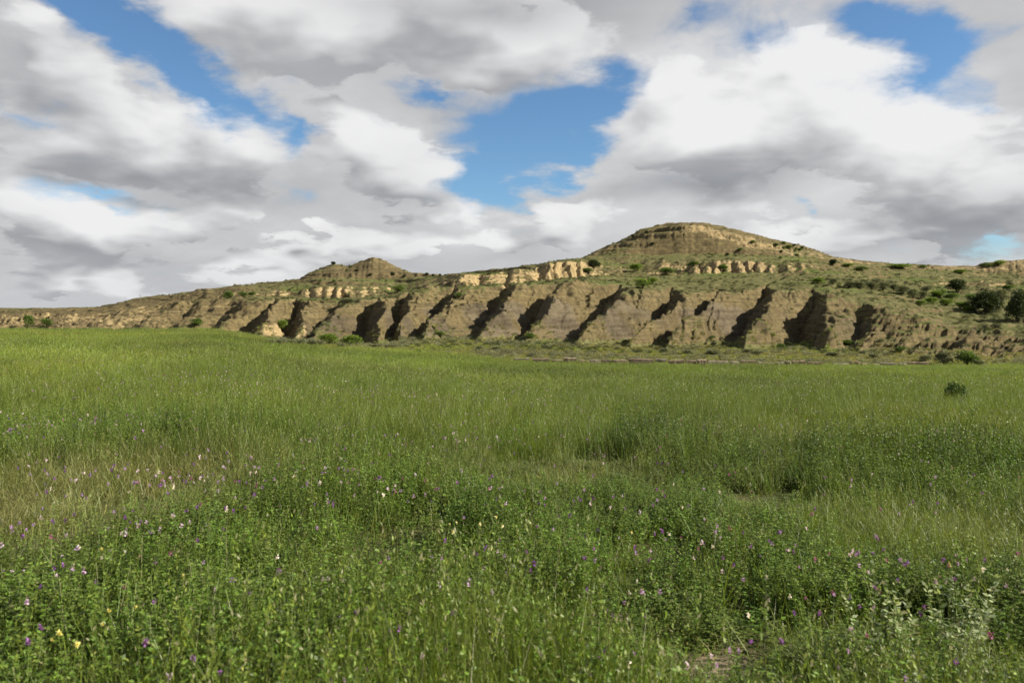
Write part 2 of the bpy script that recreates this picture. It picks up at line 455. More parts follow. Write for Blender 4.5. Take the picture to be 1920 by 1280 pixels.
    wsp = sstep(ys, D2 - 18, D2 - 16) * (tw < 1.75)
    z = np.where(wsp > 0, z * (1 - wsp) + zsp * wsp, z)
    # ledges of the harder beds (horizontal strata)
    hill = sstep(ys, D2 - 4, D2 + 6)
    bed = z * 1.15 + fbm(x / 30, y / 30, 2, 50) * 1.2
    fr = bed - np.floor(bed)
    hard = (vnoise(np.floor(bed) * 1.0, x / 26, 60) > 0.42)
    z = z + np.where(hard, (sstep(fr, 0.35, 0.65) - fr) * 0.60, 0) * hill
    bed2 = z * .36 + fbm(x / 40, y / 40, 3, 52) * .9
    fr2 = bed2 - np.floor(bed2)
    up = sstep(ys, D5 + 2, D5 + 14) * (1 - sstep(ys, D7 - 22, D7 - 9)) * sstep(px, 480, 600) * (.3 + .7 * vnoise(x / 25, np.floor(bed2), 61))
    z = z + (sstep(fr2, .30, .62) - fr2) * 1.7 * up * (1 - .5 * sstep(px, 1550, 1650))
    # lumps
    amt = (0.05 + 0.95 * hill)
    scp = hill * (1 - sstep(tw, .8, 1.3))
    z = z + fbm(x / 7, y / 7, 4, 20) * (1.1 + .9 * scp) * hill * (1 - 0.55 * sstep(t2, 1.2, 3)) + fbm(x / 1.6, y / 1.6, 3, 24) * (0.5 + .45 * scp) * hill
    z = z + fbm(x / 0.6, y / 0.6, 2, 27) * 0.24 * hill
    fld = 1 - sstep(ys, 60, 100)
    z = z + (fbm(x / 9, y / 9, 3, 70) * 0.5 + fbm(x / 2, y / 2, 2, 73) * 0.12) * sstep(ys, 3, 14) * (0.35 + 0.65 * fld)
    if want:
        return z, dict(px=px, t=t, t2=t2, prof=prof, prof2=prof2, win=win, win2=win2, s_=s_, D2=D2, D3=D3, D4=D4, D5=D5, D6=D6, D7=D7, amp2=amp2, yy=yy)
    return z


def tz(x, y): return float(terrain(np.array([x]), np.array([y]))[0])


def hit(px, row, h=0.0, dmin=2.0, dmax=330.0):
    """first point of the ground (raised by h) seen at a pixel of the photograph"""
    d = np.concatenate([np.arange(dmin, 40, 0.05), np.arange(40, dmax, 0.2)])
    x = (px - 960) / F * d
    z = terrain(x, d) + h
    r = CZ - (row - HOR) / F * d
    m = np.nonzero(z >= r)[0]
    if len(m) == 0:
        i = int(np.argmin(np.abs(z - r)))
    else:
        i = int(m[0])
    return float(x[i]), float(d[i]), float(z[i] - h)


def mesh_from(name, verts, faces, mat=None, smooth=False, mats=None, midx=None):
    me = bpy.data.meshes.new(name)
    verts = np.asarray(verts, np.float32).reshape(-1, 3)
    me.vertices.add(len(verts)); me.vertices.foreach_set('co', verts.ravel())
    if isinstance(faces, np.ndarray):
        k = faces.shape[1]; n = len(faces)
        me.loops.add(n * k); me.loops.foreach_set('vertex_index', faces.astype(np.int32).ravel())
        me.polygons.add(n); me.polygons.foreach_set('loop_start', np.arange(0, n * k, k, dtype=np.int32))
    else:
        tot = [i for f in faces for i in f]
        me.loops.add(len(tot)); me.loops.foreach_set('vertex_index', np.array(tot, np.int32))
        st = np.cumsum([0] + [len(f) for f in faces[:-1]]).astype(np.int32)
        me.polygons.add(len(faces)); me.polygons.foreach_set('loop_start', st)
    if mats:
        for m in mats: me.materials.append(m)
        if midx is not None: me.polygons.foreach_set('material_index', np.asarray(midx, np.int32))
    elif mat: me.materials.append(mat)
    me.polygons.foreach_set('use_smooth', np.full(len(me.polygons), smooth))
    me.update(calc_edges=True)
    return me


def add_obj(name, data, parent=None, **props):
    o = bpy.data.objects.new(name, data)
    COL.objects.link(o)
    if parent: o.parent = parent
    for k, v in props.items(): o[k] = v
    return o


def grid_faces(nr, nc):
    i = np.arange(nr - 1)[:, None] * nc + np.arange(nc - 1)[None, :]
    return np.stack([i, i + 1, i + nc + 1, i + nc], -1).reshape(-1, 4)


# ------------------------------------------------------------------ materials
def new_mat(name):
    m = bpy.data.materials.new(name)
    m.use_nodes = True
    m.node_tree.nodes.clear()
    nt = NT(m.node_tree)
    out = nt.n.new('ShaderNodeOutputMaterial')
    return m, nt, out


def principled(nt, out, col, rough=0.9, spec=0.2, normal=None, trans=None):
    b = nt.n.new('ShaderNodeBsdfPrincipled')
    nt.put(b.inputs['Base Color'], col)
    nt.put(b.inputs['Roughness'], rough)
    b.inputs['Specular IOR Level'].default_value = spec
    if normal is not None: nt.put(b.inputs['Normal'], normal)
    if out is not None: nt.l.new(b.outputs[0], out.inputs[0])
    return b


def bump(nt, h, dist, strength=1.0, prev=None):
    b = nt.n.new('ShaderNodeBump')
    b.inputs['Strength'].default_value = strength
    b.inputs['Distance'].default_value = dist
    nt.put(b.inputs['Height'], h)
    if prev is not None: nt.put(b.inputs['Normal'], prev)
    return b.outputs[0]


def hill_material():
    m, nt, out = new_mat("badlands_soil")
    geo = nt.n.new('ShaderNodeNewGeometry')
    P = geo.outputs['Position']
    grass = nt.attr('grass').outputs['Fac']
    yel = nt.attr('pale').outputs['Fac']
    gray = nt.attr('clay').outputs['Fac']
    n1 = nt.noise(P, 0.12, 5, 0.6)
    n2 = nt.noise(P, 0.8, 6, 0.65)
    n3 = nt.noise(P, 3.5, 6, 0.7)
    soil = nt.mix(nt.ramp(n2, 0.35, 0.68), (.072, .058, .029), (.172, .134, .060))
    soil = nt.mix(nt.ramp(n1, 0.42, 0.62, 0, .45), soil, (.125, .092, .044))
    bx, by, bz = nt.sep(P)
    bv = nt.comb(nt.math('MULTIPLY', bx, 0.03), nt.math('MULTIPLY', by, 0.03), nt.math('ADD', nt.math('MULTIPLY', bz, 0.8), nt.math('MULTIPLY', n2, 0.9)))
    beds = nt.noise(bv, 1.0, 4, 0.7)
    clay = nt.mix(nt.ramp(beds, 0.38, 0.6), (.062, .050, .031), (.130, .106, .066))
    clay = nt.mix(nt.ramp(n3, 0.4, 0.7, 0, .4), clay, (.15, .11, .07))
    pale = nt.mix(nt.ramp(n2, 0.3, 0.7), (.24, .175, .085), (.35, .265, .135))
    pale = nt.mix(nt.ramp(beds, 0.5, 0.68, 0, .55), pale, (.17, .125, .065))
    fb = nt.noise(nt.comb(nt.math('MULTIPLY', bx, 0.05), nt.math('MULTIPLY', by, 0.05), nt.math('ADD', nt.math('MULTIPLY', bz, 3.2), nt.math('MULTIPLY', n2, 1.2))), 1.0, 3, 0.6)
    soil = nt.mix(nt.ramp(fb, 0.50, 0.66, 0, .55), soil, (.062, .050, .030))
    soil = nt.mix(nt.ramp(fb, 0.46, 0.34, 0, .40), soil, (.215, .172, .092))
    c = nt.mix(nt.ramp(nt.math('ADD', gray, nt.math('MULTIPLY', nt.math('SUBTRACT', n2, .5), .9)), 0.35, 0.65), soil, clay)
    c = nt.mix(nt.ramp(nt.math('ADD', yel, nt.math('MULTIPLY', nt.math('SUBTRACT', n2, .5), .8)), 0.38, 0.66), c, pale)
    g1 = nt.mix(nt.ramp(n2, 0.35, 0.65), (.072, .074, .026), (.150, .138, .058))
    g1 = nt.mix(nt.ramp(nt.noise(P, 0.06, 3, .5), 0.5, 0.68, 0, .75), g1, (.085, .110, .026))
    gm = nt.math('ADD', grass, nt.math('MULTIPLY', nt.math('SUBTRACT', n3, .5), 1.1))
    gm = nt.math('ADD', gm, nt.math('MULTIPLY', nt.math('SUBTRACT', n2, .5), .7))
    c = nt.mix(nt.ramp(gm, 0.42, 0.60), c, g1)
    nrm = bump(nt, n3, 0.35, 0.9)
    nrm = bump(nt, nt.noise(P, 11, 4, .6), 0.10, 0.8, nrm)
    principled(nt, out, c, 0.95, 0.05, nrm)
    return m


def ground_material():
    m, nt, out = new_mat("meadow_soil")
    geo = nt.n.new('ShaderNodeNewGeometry')
    P = geo.outputs['Position']
    n1 = nt.noise(P, 0.25, 4, .6)
    n2 = nt.noise(P, 3.0, 6, .65)
    n3 = nt.noise(P, 30.0, 5, .7)
    litter = nt.mix(nt.ramp(n3, .35, .65), (.045, .034, .020), (.165, .125, .075))
    green = nt.mix(nt.ramp(n2, .35, .65), (.040, .055, .014), (.085, .105, .028))
    bare = nt.attr('bare').outputs['Fac']
    litter = nt.mix(nt.ramp(bare, .3, .8, 0, .8), litter, nt.mix(n3, (.16, .115, .08), (.36, .29, .21)))
    f = nt.math('SUBTRACT', nt.ramp(nt.math('ADD', n1, nt.math('MULTIPLY', n2, .5)), .5, .85, 0.0, 1.0), bare, clamp=True)
    c = nt.mix(f, litter, green)
    nrm = bump(nt, n3, 0.03, 1.0)
    principled(nt, out, c, .95, .05, nrm)
    return m


def leaf_material(name, base, var=0.35, use_tint=True, transl=0.3, rough=0.5, spec=0.25, dry=(.20, .19, .08), dryamt=0.08, hshade=None):
    m, nt, out = new_mat(name)
    geo = nt.n.new('ShaderNodeNewGeometry')
    rnd = geo.outputs['Random Per Island']
    if use_tint:
        col = nt.attr('tint', 'INSTANCER').outputs['Color']
    else:
        col = nt.mix(1.0, base, base)
    oi = nt.n.new('ShaderNodeObjectInfo')
    r2 = nt.math('FRACT', nt.math('MULTIPLY', rnd, 17.31))
    r3 = nt.math('FRACT', nt.math('MULTIPLY', rnd, 71.7))
    v = nt.math('ADD', 1.0 - var, nt.math('MULTIPLY', rnd, 2 * var))
    col = nt.vec('SCALE', col, scale=v)
    col = nt.mix(nt.math('MULTIPLY', r2, .35), col, nt.vec('MULTIPLY', col, (1.5, 1.15, .6)))
    col = nt.mix(nt.math('LESS_THAN', r3, dryamt), col, dry)
    b = principled(nt, None, col, rough, spec)
    tr = nt.n.new('ShaderNodeBsdfTranslucent')
    nt.put(tr.inputs[0], nt.vec('MULTIPLY', col, (1.25, 1.3, .7)))
    ms = nt.n.new('ShaderNodeMixShader')
    ms.inputs[0].default_value = transl
    nt.l.new(b.outputs[0], ms.inputs[1]); nt.l.new(tr.outputs[0], ms.inputs[2])
    nt.l.new(ms.outputs[0], out.inputs[0])
    return m


def plain_material(name, a, b, scale=4, rough=.85, bumpd=0.01, stretch=None):
    m, nt, out = new_mat(name)
    tc = nt.n.new('ShaderNodeTexCoord')
    v = tc.outputs['Object']
    if stretch: v = nt.vec('MULTIPLY', v, stretch)
    n = nt.noise(v, scale, 6, .65)
    oi = nt.n.new('ShaderNodeObjectInfo')
    c = nt.mix(nt.ramp(n, .35, .65), a, b)
    c = nt.vec('SCALE', c, scale=nt.math('ADD', .7, nt.math('MULTIPLY', oi.outputs['Random'], .6)))
    principled(nt, out, c, rough, .15, bump(nt, n, bumpd, .8))
    return m


M_HILL = hill_material()
M_GROUND = ground_material()
M_LEAF = leaf_material("meadow_leaf", None, .6, transl=.36, rough=.5, spec=.25, dryamt=.02)
M_GRASS = leaf_material("meadow_grass", None, .4, transl=.38, rough=.45, spec=.35, dryamt=.05)
M_STEM = leaf_material("meadow_stem", None, .25, dry=(.21, .20, .10), dryamt=.15)
M_PETAL = leaf_material("petal", None, .3, transl=.35, rough=.6, dryamt=0)
M_SAGE = leaf_material("sage_leaf", (.150, .165, .100), .35, False, .2, .7, .1)
M_GREEN = leaf_material("shrub_leaf", (.085, .135, .028), .4, False, .3, .5, .25, dryamt=.03)
M_BRIGHT = leaf_material("bright_shrub_leaf", (.13, .19, .035), .35, False, .35, .5, .25, dryamt=.02)
M_DARK = leaf_material("juniper_leaf", (.042, .058, .020), .4, False, .15, .6, .15, dryamt=.02)
M_SILVER = leaf_material("silver_leaf", (.25, .30, .17), .3, False, .3, .7, .15)
M_CLUMP = leaf_material("dark_grass_blade", (.034, .070, .013), .4, False, .25, .5, .2, dryamt=.04)
M_CREAM = leaf_material("cream_petal", (.72, .68, .42), .2, False, .3, .6, .2, dryamt=0)
M_YELLOW = leaf_material("yellow_petal", (.62, .58, .20), .2, False, .3, .6, .2, dryamt=0)
M_STALK = leaf_material("blossom_stalk", (.11, .16, .035), .2, False, .3, .6, .2, dryamt=0)
M_DEAD = leaf_material("dead_stalk", (.25, .24, .11), .35, False, .2, .6, .2, dryamt=0)
M_PURPLE = leaf_material("purple_petal", (.25, .12, .32), .3, False, .3, .6, .2, dryamt=0)
M_LILAC = leaf_material("lilac_petal", (.50, .36, .56), .25, False, .3, .6, .2, dryamt=0)
M_PSTEM = leaf_material("green_stalk", (.10, .15, .03), .2, False, .2, .6, .2, dryamt=0)
M_BARK = plain_material("bark", (.06, .045, .03), (.13, .10, .075), 12)
M_WOOD = plain_material("weathered_wood", (.11, .075, .045), (.27, .205, .14), 9, stretch=(.25, 2, 2))
M_PALEWOOD = plain_material("bleached_wood", (.14, .115, .08), (.30, .25, .18), 7, stretch=(.4, 2, 2))
M_POST = plain_material("post_wood", (.10, .085, .07), (.2, .17, .14), 10)

# ------------------------------------------------------------------ ground meshes
def fan_mesh(pxs, ds):
    X = (pxs[None, :] - 960) / F * ds[:, None]
    Y = np.repeat(ds[:, None], len(pxs), 1)
    return X, Y


JD = 84.0
px_h = np.concatenate([np.arange(-850, -60, 12), np.arange(-60, 1980, 2.0), np.arange(1980, 2751, 12)])
d_h = np.concatenate([np.arange(JD, 104, 1.0), np.arange(104, 215, 0.36), np.arange(215, 305, 0.62), np.arange(305, 420, 5), np.arange(420, 1250, 30)])
X, Y = fan_mesh(px_h, d_h)
Z, info = terrain(X, Y, True)
V = np.stack([X, Y, Z], -1)
nr, nc = X.shape
me = mesh_from("hills", V, grid_faces(nr, nc), M_HILL, True)
gy = np.gradient(V, axis=0); gx = np.gradient(V, axis=1)
N = np.cross(gx, gy); N /= np.linalg.norm(N, axis=-1, keepdims=True) + 1e-9
slope = N[..., 2]
px = info['px']
nz = fbm(X / 11, Y / 11, 4, 80)
grass = sstep(slope + nz * 0.18, 0.80, 0.955)
inscarp = sstep(info['s_'], 0, .06) * np.where(info['s_'] < .97, 1, 0)
grass = grass * (1 - 0.55 * inscarp * sstep(info['t'], .02, .2) * (1 - sstep(info['t'], .8, 1.05)) * (1 - sstep(px, 1520, 1680)))
rightside = sstep(px, 1500, 1640) * (1 - sstep(info['t'], 1.2, 2.0))
grass = np.maximum(grass, rightside * .50 * sstep(slope + nz * .3, .68, .88))
grass = grass * (1 - sstep(px, 250, 430) * 0) * (1 - .75 * (1 - sstep(px, 240, 420)) * sstep(info['t'], .0, .2) * (1 - sstep(Y, 262, 300)))
foothill = np.where(Y < info['D3'] + 10, 1 - sstep(info['s_'] + nz * .05, 0.0, 0.10), 0)
grass = np.maximum(grass, foothill)
butte = sstep(Y, info['D6'] + 1, info['D6'] + 5)
grass = np.where(butte > .5, grass * .30 + .16 + .6 * nz - .3 * sstep(px, 1815, 1850), grass)
grass = grass * (1 - .6 * np.exp(-((px - 1840) / 75) ** 2) * (info['s_'] < .9) * (info['s_'] > .02))
pale = info['win2'] * sstep(-slope, -.90, -.74) * np.clip(info['amp2'] * 1.5, 0, 1) * sstep(fbm(X / 6, Y / 6, 3, 88), -.25, .02)
pale = np.maximum(pale, .52 * butte * sstep(px, 1240, 1300) * (1 - sstep(Y, info['D6'] + 14, info['D6'] + 22)))
pale = np.maximum(pale, .46 * (1 - sstep(px, 250, 470)) * inscarp)
grass = grass * (1 - .55 * (1 - sstep(px, 420, 620)) * sstep(info['t'], .0, .2) * (1 - sstep(Y, 245, 262)))
grass = np.maximum(grass, .62 * sstep(info['s_'] + nz * .5, .72, .98) * sstep(slope + nz * .2, .6, .85) * (Y < info['D4']) * sstep(px, 400, 600))
# whitish spur ends at the far left of the wash
pale = np.maximum(pale, .9 * np.exp(-((px - 512) / 22) ** 2) * (1 - sstep(info['s_'], .3, .5)) * (1 - foothill))
pale = np.maximum(pale, .7 * np.exp(-((px - 565) / 16) ** 2) * (1 - sstep(info['s_'], .3, .5)) * (1 - foothill))
tt = (info['yy'] - info['D2']) / (info['D3'] - info['D2'])
clay = inscarp * sstep(px, 430, 640) * (1 - .5 * sstep(px, 1380, 1500)) * (1 - sstep(info['s_'], .55, .85)) * (.55 + .7 * np.clip(fbm(X / 14, Y / 14, 3, 77) * 2.5, -.3, .8))
for nm, arr in (('grass', grass), ('pale', pale), ('clay', clay)):
    at = me.attributes.new(nm, 'FLOAT', 'POINT')
    at.data.foreach_set('value', np.clip(arr, 0, 1).astype(np.float32).ravel())
add_obj("hills", me, kind='structure')
HX, HY, HZ, HS, HG = X, Y, Z, slope, grass

px_f = np.concatenate([np.arange(-850, -60, 12), np.arange(-60, 1980, 4.0), np.arange(1980, 2751, 12)])
d_f = np.concatenate([np.geomspace(1.0, JD, 240)])
X, Y = fan_mesh(px_f, d_f)
Z = terrain(X, Y)
BARE = [(1335, 1262, .34, .30), (1335, 1420, .32, .42), (1120, 905, .5, .2), (60, 1030, .22, .12), (1180, 1170, .25, .2), (560, 1240, .3, .2), (1010, 1225, .4, .3), (1560, 1215, .12, .10), (1555, 950, .15, .12), (150, 950, .2, .12)]
BP = [hit(a, b) + (c, d) for a, b, c, d in BARE]
def bareness(x, y):
    b = np.zeros(np.shape(x))
    for (bx, by, bz, rx, ry) in BP:
        b = np.maximum(b, np.exp(-(((x - bx) / rx) ** 2 + ((y - by) / ry) ** 2)))
    return b
me = mesh_from("field_ground", np.stack([X, Y, Z], -1), grid_faces(*X.shape), M_GROUND, True)
at = me.attributes.new('bare', 'FLOAT', 'POINT'); at.data.foreach_set('value', bareness(X, Y).astype(np.float32).ravel())
add_obj("field_ground", me, kind='structure')

# land beside and behind the camera, out to the horizon
ys = np.concatenate([[-6000, -2000, -800, -300, -100, -30, -5], [1.0], np.arange(20, 1241, 40), [1800, 3000, 6000]])
vs = []; fs = []
for side in (-1, 1):
    edge = (2750 - 960) / F if side > 0 else (850 + 960) / F
    base = len(vs)
    for yv in ys:
        for w in (0, 60, 300, 1200, 6000):
            xx = side * ((edge * yv if yv > 1 else (edge if yv == 1.0 else 0)) + w)
            zz = tz(side * edge * max(yv, 1.0), max(yv, 1.0)) if yv > 0 else 0.0
            if yv > 1240: zz = -3.0
            vs.append((xx, yv, zz))
    k = 5
    for i in range(len(ys) - 1):
        for j in range(4):
            a = base + i * k + j
            f = (a, a + 1, a + k + 1, a + k)
            fs.append(f if side > 0 else f[::-1])
me = mesh_from("prairie", vs, fs, M_GROUND)
add_obj("prairie", me, kind='structure')
me = mesh_from("distant_plain", [(-9000, 1230, -4), (9000, 1230, -4), (12000, 12000, -4), (-12000, 12000, -4), (-1, 0.0, 0), (1, 0, 0), (1.2, 1.0, 0), (-1.2, 1.0, 0)], [(0, 1, 2, 3)], M_HILL)
add_obj("distant_plain", me, kind='structure')

# ------------------------------------------------------------------ plant meshes
class PB:
    """collects blades, leaves and stems into one mesh"""
    def __init__(s): s.v = []; s.f = []; s.m = []; s.n = 0

    def quad(s, pts, m):
        s.v += pts; s.f.append(tuple(range(s.n, s.n + len(pts)))); s.m.append(m); s.n += len(pts)

    def blade(s, base, direction, h, w, lean, m, seg=3):
        d = np.array([math.cos(direction), math.sin(direction), 0.0])
        face = direction + random.uniform(-1.2, 1.2)
        sd = np.array([-math.sin(face), math.cos(face), 0.0])
        ring = []
        for i in range(seg + 1):
            t = i / seg
            p = np.array(base) + d * lean * h * t * t + np.array([0, 0, h * (t - .35 * lean * t * t)])
            ww = w * (1 - t) ** .7 * .5
            if i == seg: ring.append([p])
            else: ring.append([p - sd * ww, p + sd * ww])
        idx = []
        for r in ring:
            idx.append(list(range(s.n, s.n + len(r)))); s.v += [tuple(q) for q in r]; s.n += len(r)
        for i in range(seg):
            a, b = idx[i], idx[i + 1]
            s.f.append((a[0], a[1], b[1], b[0]) if len(b) == 2 else (a[0], a[1], b[0])); s.m.append(m)
        return ring[-1][0]

    def leaf(s, p, d, nrm, l, w, m):
        d = np.array(d, float); d /= np.linalg.norm(d) + 1e-9
        sd = np.cross(d, nrm); sd /= np.linalg.norm(sd) + 1e-9
        p = np.array(p)
        s.quad([tuple(p), tuple(p + d * l * .5 + sd * w * .5), tuple(p + d * l), tuple(p + d * l * .5 - sd * w * .5)], m)

    def tube(s, a, b, r0, r1, m, k=3):
        a = np.array(a, float); b = np.array(b, float); d = b - a; d /= np.linalg.norm(d) + 1e-9
        u = np.cross(d, (0.3, 0.8, 0.1)); u /= np.linalg.norm(u); w = np.cross(d, u)
        n0 = s.n
        for c, r in ((a, r0), (b, r1)):
            for i in range(k):
                t = 2 * math.pi * i / k
                s.v.append(tuple(c + (u * math.cos(t) + w * math.sin(t)) * r))
        s.n += 2 * k
        for i in range(k):
            j = (i + 1) % k
            s.f.append((n0 + i, n0 + j, n0 + k + j, n0 + k + i)); s.m.append(m)

    def mesh(s, name, mats): return mesh_from(name, s.v, s.f, mats=mats, midx=s.m)


def rv(a=1.0):
    v = np.random.normal(size=3); return v / np.linalg.norm(v) * a
np.random.seed(3)


def grass_tuft(name, rad, n, hmin, hmax, w, leanmax=.6, heads=0.1):
    p = PB()
    for i in range(n):
        a = random.uniform(0, 6.283); r = rad * math.sqrt(random.random())
        h = random.uniform(hmin, hmax)
        # prevailing lean towards +x (wind) with spread
        dr = random.gauss(0.3, 1.5)
        tip = p.blade((r * math.cos(a), r * math.sin(a), -0.03), dr, h, w * random.uniform(.6, 1.3), random.uniform(.05, leanmax), 0)
        if random.random() < heads:
            hh = h * random.uniform(1.05, 1.35)
            tip = p.blade((r * math.cos(a), r * math.sin(a), 0), dr, hh, w * .35, .15, 1)
            for q in range(6):
                p.leaf(tip + np.array([0, 0, -.012 * q]), rv() + np.array([0, 0, 1.2]), rv(), w * 3.2, w * 1.2, 1)
    return p.mesh(name, [M_GRASS, M_STEM])


def alfalfa(name, rad, n, hmin, hmax, ll, lw, nodes=14, lean=.35):
    p = PB()
    for i in range(n):
        a = random.uniform(0, 6.283); r = rad * math.sqrt(random.random())
        h = random.uniform(hmin, hmax)
        b = np.array([r * math.cos(a), r * math.sin(a), -.02])
        ld = random.uniform(0, 6.283); le = random.uniform(.05, lean) * h
        top = b + np.array([math.cos(ld) * le, math.sin(ld) * le, h])
        mid = (b + top) / 2 + np.array([0, 0, .04 * h]) - np.array([math.cos(ld), math.sin(ld), 0]) * le * .2
        p.tube(b, mid, .0028, .002, 1); p.tube(mid, top, .002, .001, 1)
        for k in range(nodes):
            t = .18 + .82 * (k + random.random()) / nodes
            c = b * (1 - t) ** 2 + 2 * mid * t * (1 - t) + top * t * t
            od = rv(); od[2] = abs(od[2]) * .5
            off = od * random.uniform(.01, .06) * (1.25 - t)
            q = c + off
            base = random.uniform(0, 6.283)
            for j in range(3):
                aa = base + (j - 1) * .9
                dd = np.array([math.cos(aa), math.sin(aa), random.uniform(-.2, .5)])
                p.leaf(q, dd, np.array([0, 0, 1]) + rv(.75), ll * random.uniform(.7, 1.25), lw * random.uniform(.8, 1.2), 0)
    return p.mesh(name, [M_LEAF, M_STEM])


def blossom(name, stem=.28, r=.011, n=14, tall=.022):
    p = PB()
    p.tube((0, 0, -stem), (0, 0, 0), .0012, .001, 1)
    for i in range(n):
        d = rv(); d[2] = abs(d[2]) * .8
        z = random.random() * tall
        p.leaf((0, 0, z - .004), d, rv(), r * random.uniform(.8, 1.4), r * .8, 0)
    return p.mesh(name, [M_PETAL, M_STALK])


def forb(name, rad, n, h, ll, lw):
    """low broad-leaved plant"""
    p = PB()
    for i in range(n):
        a = random.uniform(0, 6.283); r = rad * math.sqrt(random.random())
        z = h * random.random() * (1 - .5 * r / rad)
        p.leaf((r * math.cos(a), r * math.sin(a), z), (math.cos(a) + random.uniform(-1, 1), math.sin(a) + random.uniform(-1, 1), random.uniform(-.1, .9)), np.array([0, 0, 1]) + rv(.8), ll * random.uniform(.6, 1.3), lw * random.uniform(.7, 1.2), 0)
    return p.mesh(name, [M_LEAF, M_STEM])


def kit(name, meshes):
    c = bpy.data.collections.new(name)
    for i, m in enumerate(meshes):
        c.objects.link(bpy.data.objects.new("%s_%02d" % (name, i), m))
    return c


def scatter(name, coll, pts, idx, rotz, scale, tint, tilt=None, **props):
    """one object whose geometry nodes put a plant of the collection on every vertex"""
    n = len(pts)
    me = bpy.data.meshes.new(name)
    me.vertices.add(n); me.vertices.foreach_set('co', np.asarray(pts, np.float32).ravel())
    rot = np.zeros((n, 3), np.float32); rot[:, 2] = rotz
    if tilt is not None: rot[:, 0] = tilt[:, 0]; rot[:, 1] = tilt[:, 1]
    sc = np.asarray(scale, np.float32)
    if sc.ndim == 1: sc = np.repeat(sc[:, None], 3, 1)
    me.attributes.new('idx', 'INT', 'POINT').data.foreach_set('value', np.asarray(idx, np.int32))
    me.attributes.new('rot', 'FLOAT_VECTOR', 'POINT').data.foreach_set('vector', rot.ravel())
    me.attributes.new('scl', 'FLOAT_VECTOR', 'POINT').data.foreach_set('vector', sc.ravel())
    me.attributes.new('tint', 'FLOAT_VECTOR', 'POINT').data.foreach_set('vector', np.asarray(tint, np.float32).ravel())
    o = add_obj(name, me, kind='stuff', **props)
    g = bpy.data.node_groups.new(name + "_nodes", 'GeometryNodeTree')
    g.interface.new_socket("Geometry", in_out='INPUT', socket_type='NodeSocketGeometry')
    g.interface.new_socket("Geometry", in_out='OUTPUT', socket_type='NodeSocketGeometry')
    N = g.nodes; Lk = g.links
    gi = N.new('NodeGroupInput'); go = N.new('NodeGroupOutput')
    ci = N.new('GeometryNodeCollectionInfo'); ci.inputs['Collection'].default_value = coll
    ci.inputs['Separate Children'].default_value = True; ci.inputs['Reset Children'].default_value = True
    ip = N.new('GeometryNodeInstanceOnPoints'); ip.inputs['Pick Instance'].default_value = True
    def na(nm, t):
        a = N.new('GeometryNodeInputNamedAttribute'); a.data_type = t; a.inputs['Name'].default_value = nm
        return a.outputs['Attribute']
    Lk.new(gi.outputs[0], ip.inputs['Points']); Lk.new(ci.outputs[0], ip.inputs['Instance'])
    Lk.new(na('idx', 'INT'), ip.inputs['Instance Index'])
    er = N.new('FunctionNodeEulerToRotation'); Lk.new(na('rot', 'FLOAT_VECTOR'), er.inputs[0]); Lk.new(er.outputs[0], ip.inputs['Rotation'])
    Lk.new(na('scl', 'FLOAT_VECTOR'), ip.inputs['Scale'])
    Lk.new(ip.outputs[0], go.inputs[0])
    md = o.modifiers.new("plants", 'NODES'); md.node_group = g
    return o


# ------------------------------------------------------------------ meadow
K_GRASS = kit("meadow_grass_kit", [grass_tuft("grass_%d" % i, .20, 60, .18, .50, .0055, .7) for i in range(5)])
K_GRASSF = kit("far_grass_kit", [grass_tuft("fargrass_%d" % i, .55, 150, .12, .36, .013, .65, .04) for i in range(5)])
K_ALF = kit("alfalfa_kit", [alfalfa("alfalfa_%d" % i, .15, 10, .22, .46, .019, .010) for i in range(5)])
K_ALFF = kit("far_alfalfa_kit", [alfalfa("faralfalfa_%d" % i, .42, 34, .2, .45, .030, .017, 11) for i in range(4)])
K_FLOW = kit("blossom_kit", [blossom("blossom_%d" % i) for i in range(4)])
K_FORB = kit("forb_kit", [forb("forb_%d" % i, .16, 110, .14, .022, .012) for i in range(3)])


def sample(n, y0, y1, k, umax=.80):
    """random points of the fan with density per area falling as y^-k"""
    e = 2 - k
    r = rng.random(n)
    y = (y0 ** e + (y1 ** e - y0 ** e) * r) ** (1 / e) if abs(e) > 1e-6 else y0 * (y1 / y0) ** r
    u = rng.uniform(-umax, umax, n)
    x = u * y + rng.uniform(-.8, .8, n)
    return x, y


# hand placed patches: px, row, radius x, radius y (metres), value
def patchsum(x, y, items):
    s = np.zeros(x.shape)
    for (bx, by, bz, rx, ry, v) in items:
        s = s + v * np.exp(-(((x - bx) / rx) ** 2 + ((y - by) / ry) ** 2))
    return s
def P_(l): return [hit(a, b) + (rx, ry, v) for a, b, rx, ry, v in l]

DRY = P_([(60, 1000, 1.3, 1.4, 1.0), (200, 930, 1.4, 1.0, .7), (330, 905, 1.2, .9, .5), (1120, 895, 1.6, .8, .9), (1400, 850, 1.7, 1.2, .9), (1000, 920, 1.4, .6, .5), (1620, 735, 5, 2.5, .7), (1340, 1255, .6, .3, 1.0), (760, 705, 9, 6, .35), (560, 1180, .5, .35, .4), (980, 1200, .5, .35, .4)])
YEL = P_([(1850, 830, 2.5, 1.6, .9), (1760, 812, 2, 1.2, .5), (150, 630, 30, 9, .9), (420, 632, 12, 8, .6), (1800, 690, 14, 4, .3), (1100, 690, 14, 4, .35), (500, 760, 6, 3, .3), (1560, 960, .7, .4, .6)])
LUSH = P_([(1250, 850, 1.0, .9, 1.0), (1290, 810, .8, 1.0, .6), (1180, 870, .6, .5, .6), (560, 870, 2.2, .9, .5), (1560, 905, 1.6, .5, .5), (860, 1040, .6, .4, .4), (1800, 700, 6, 3, .3)])
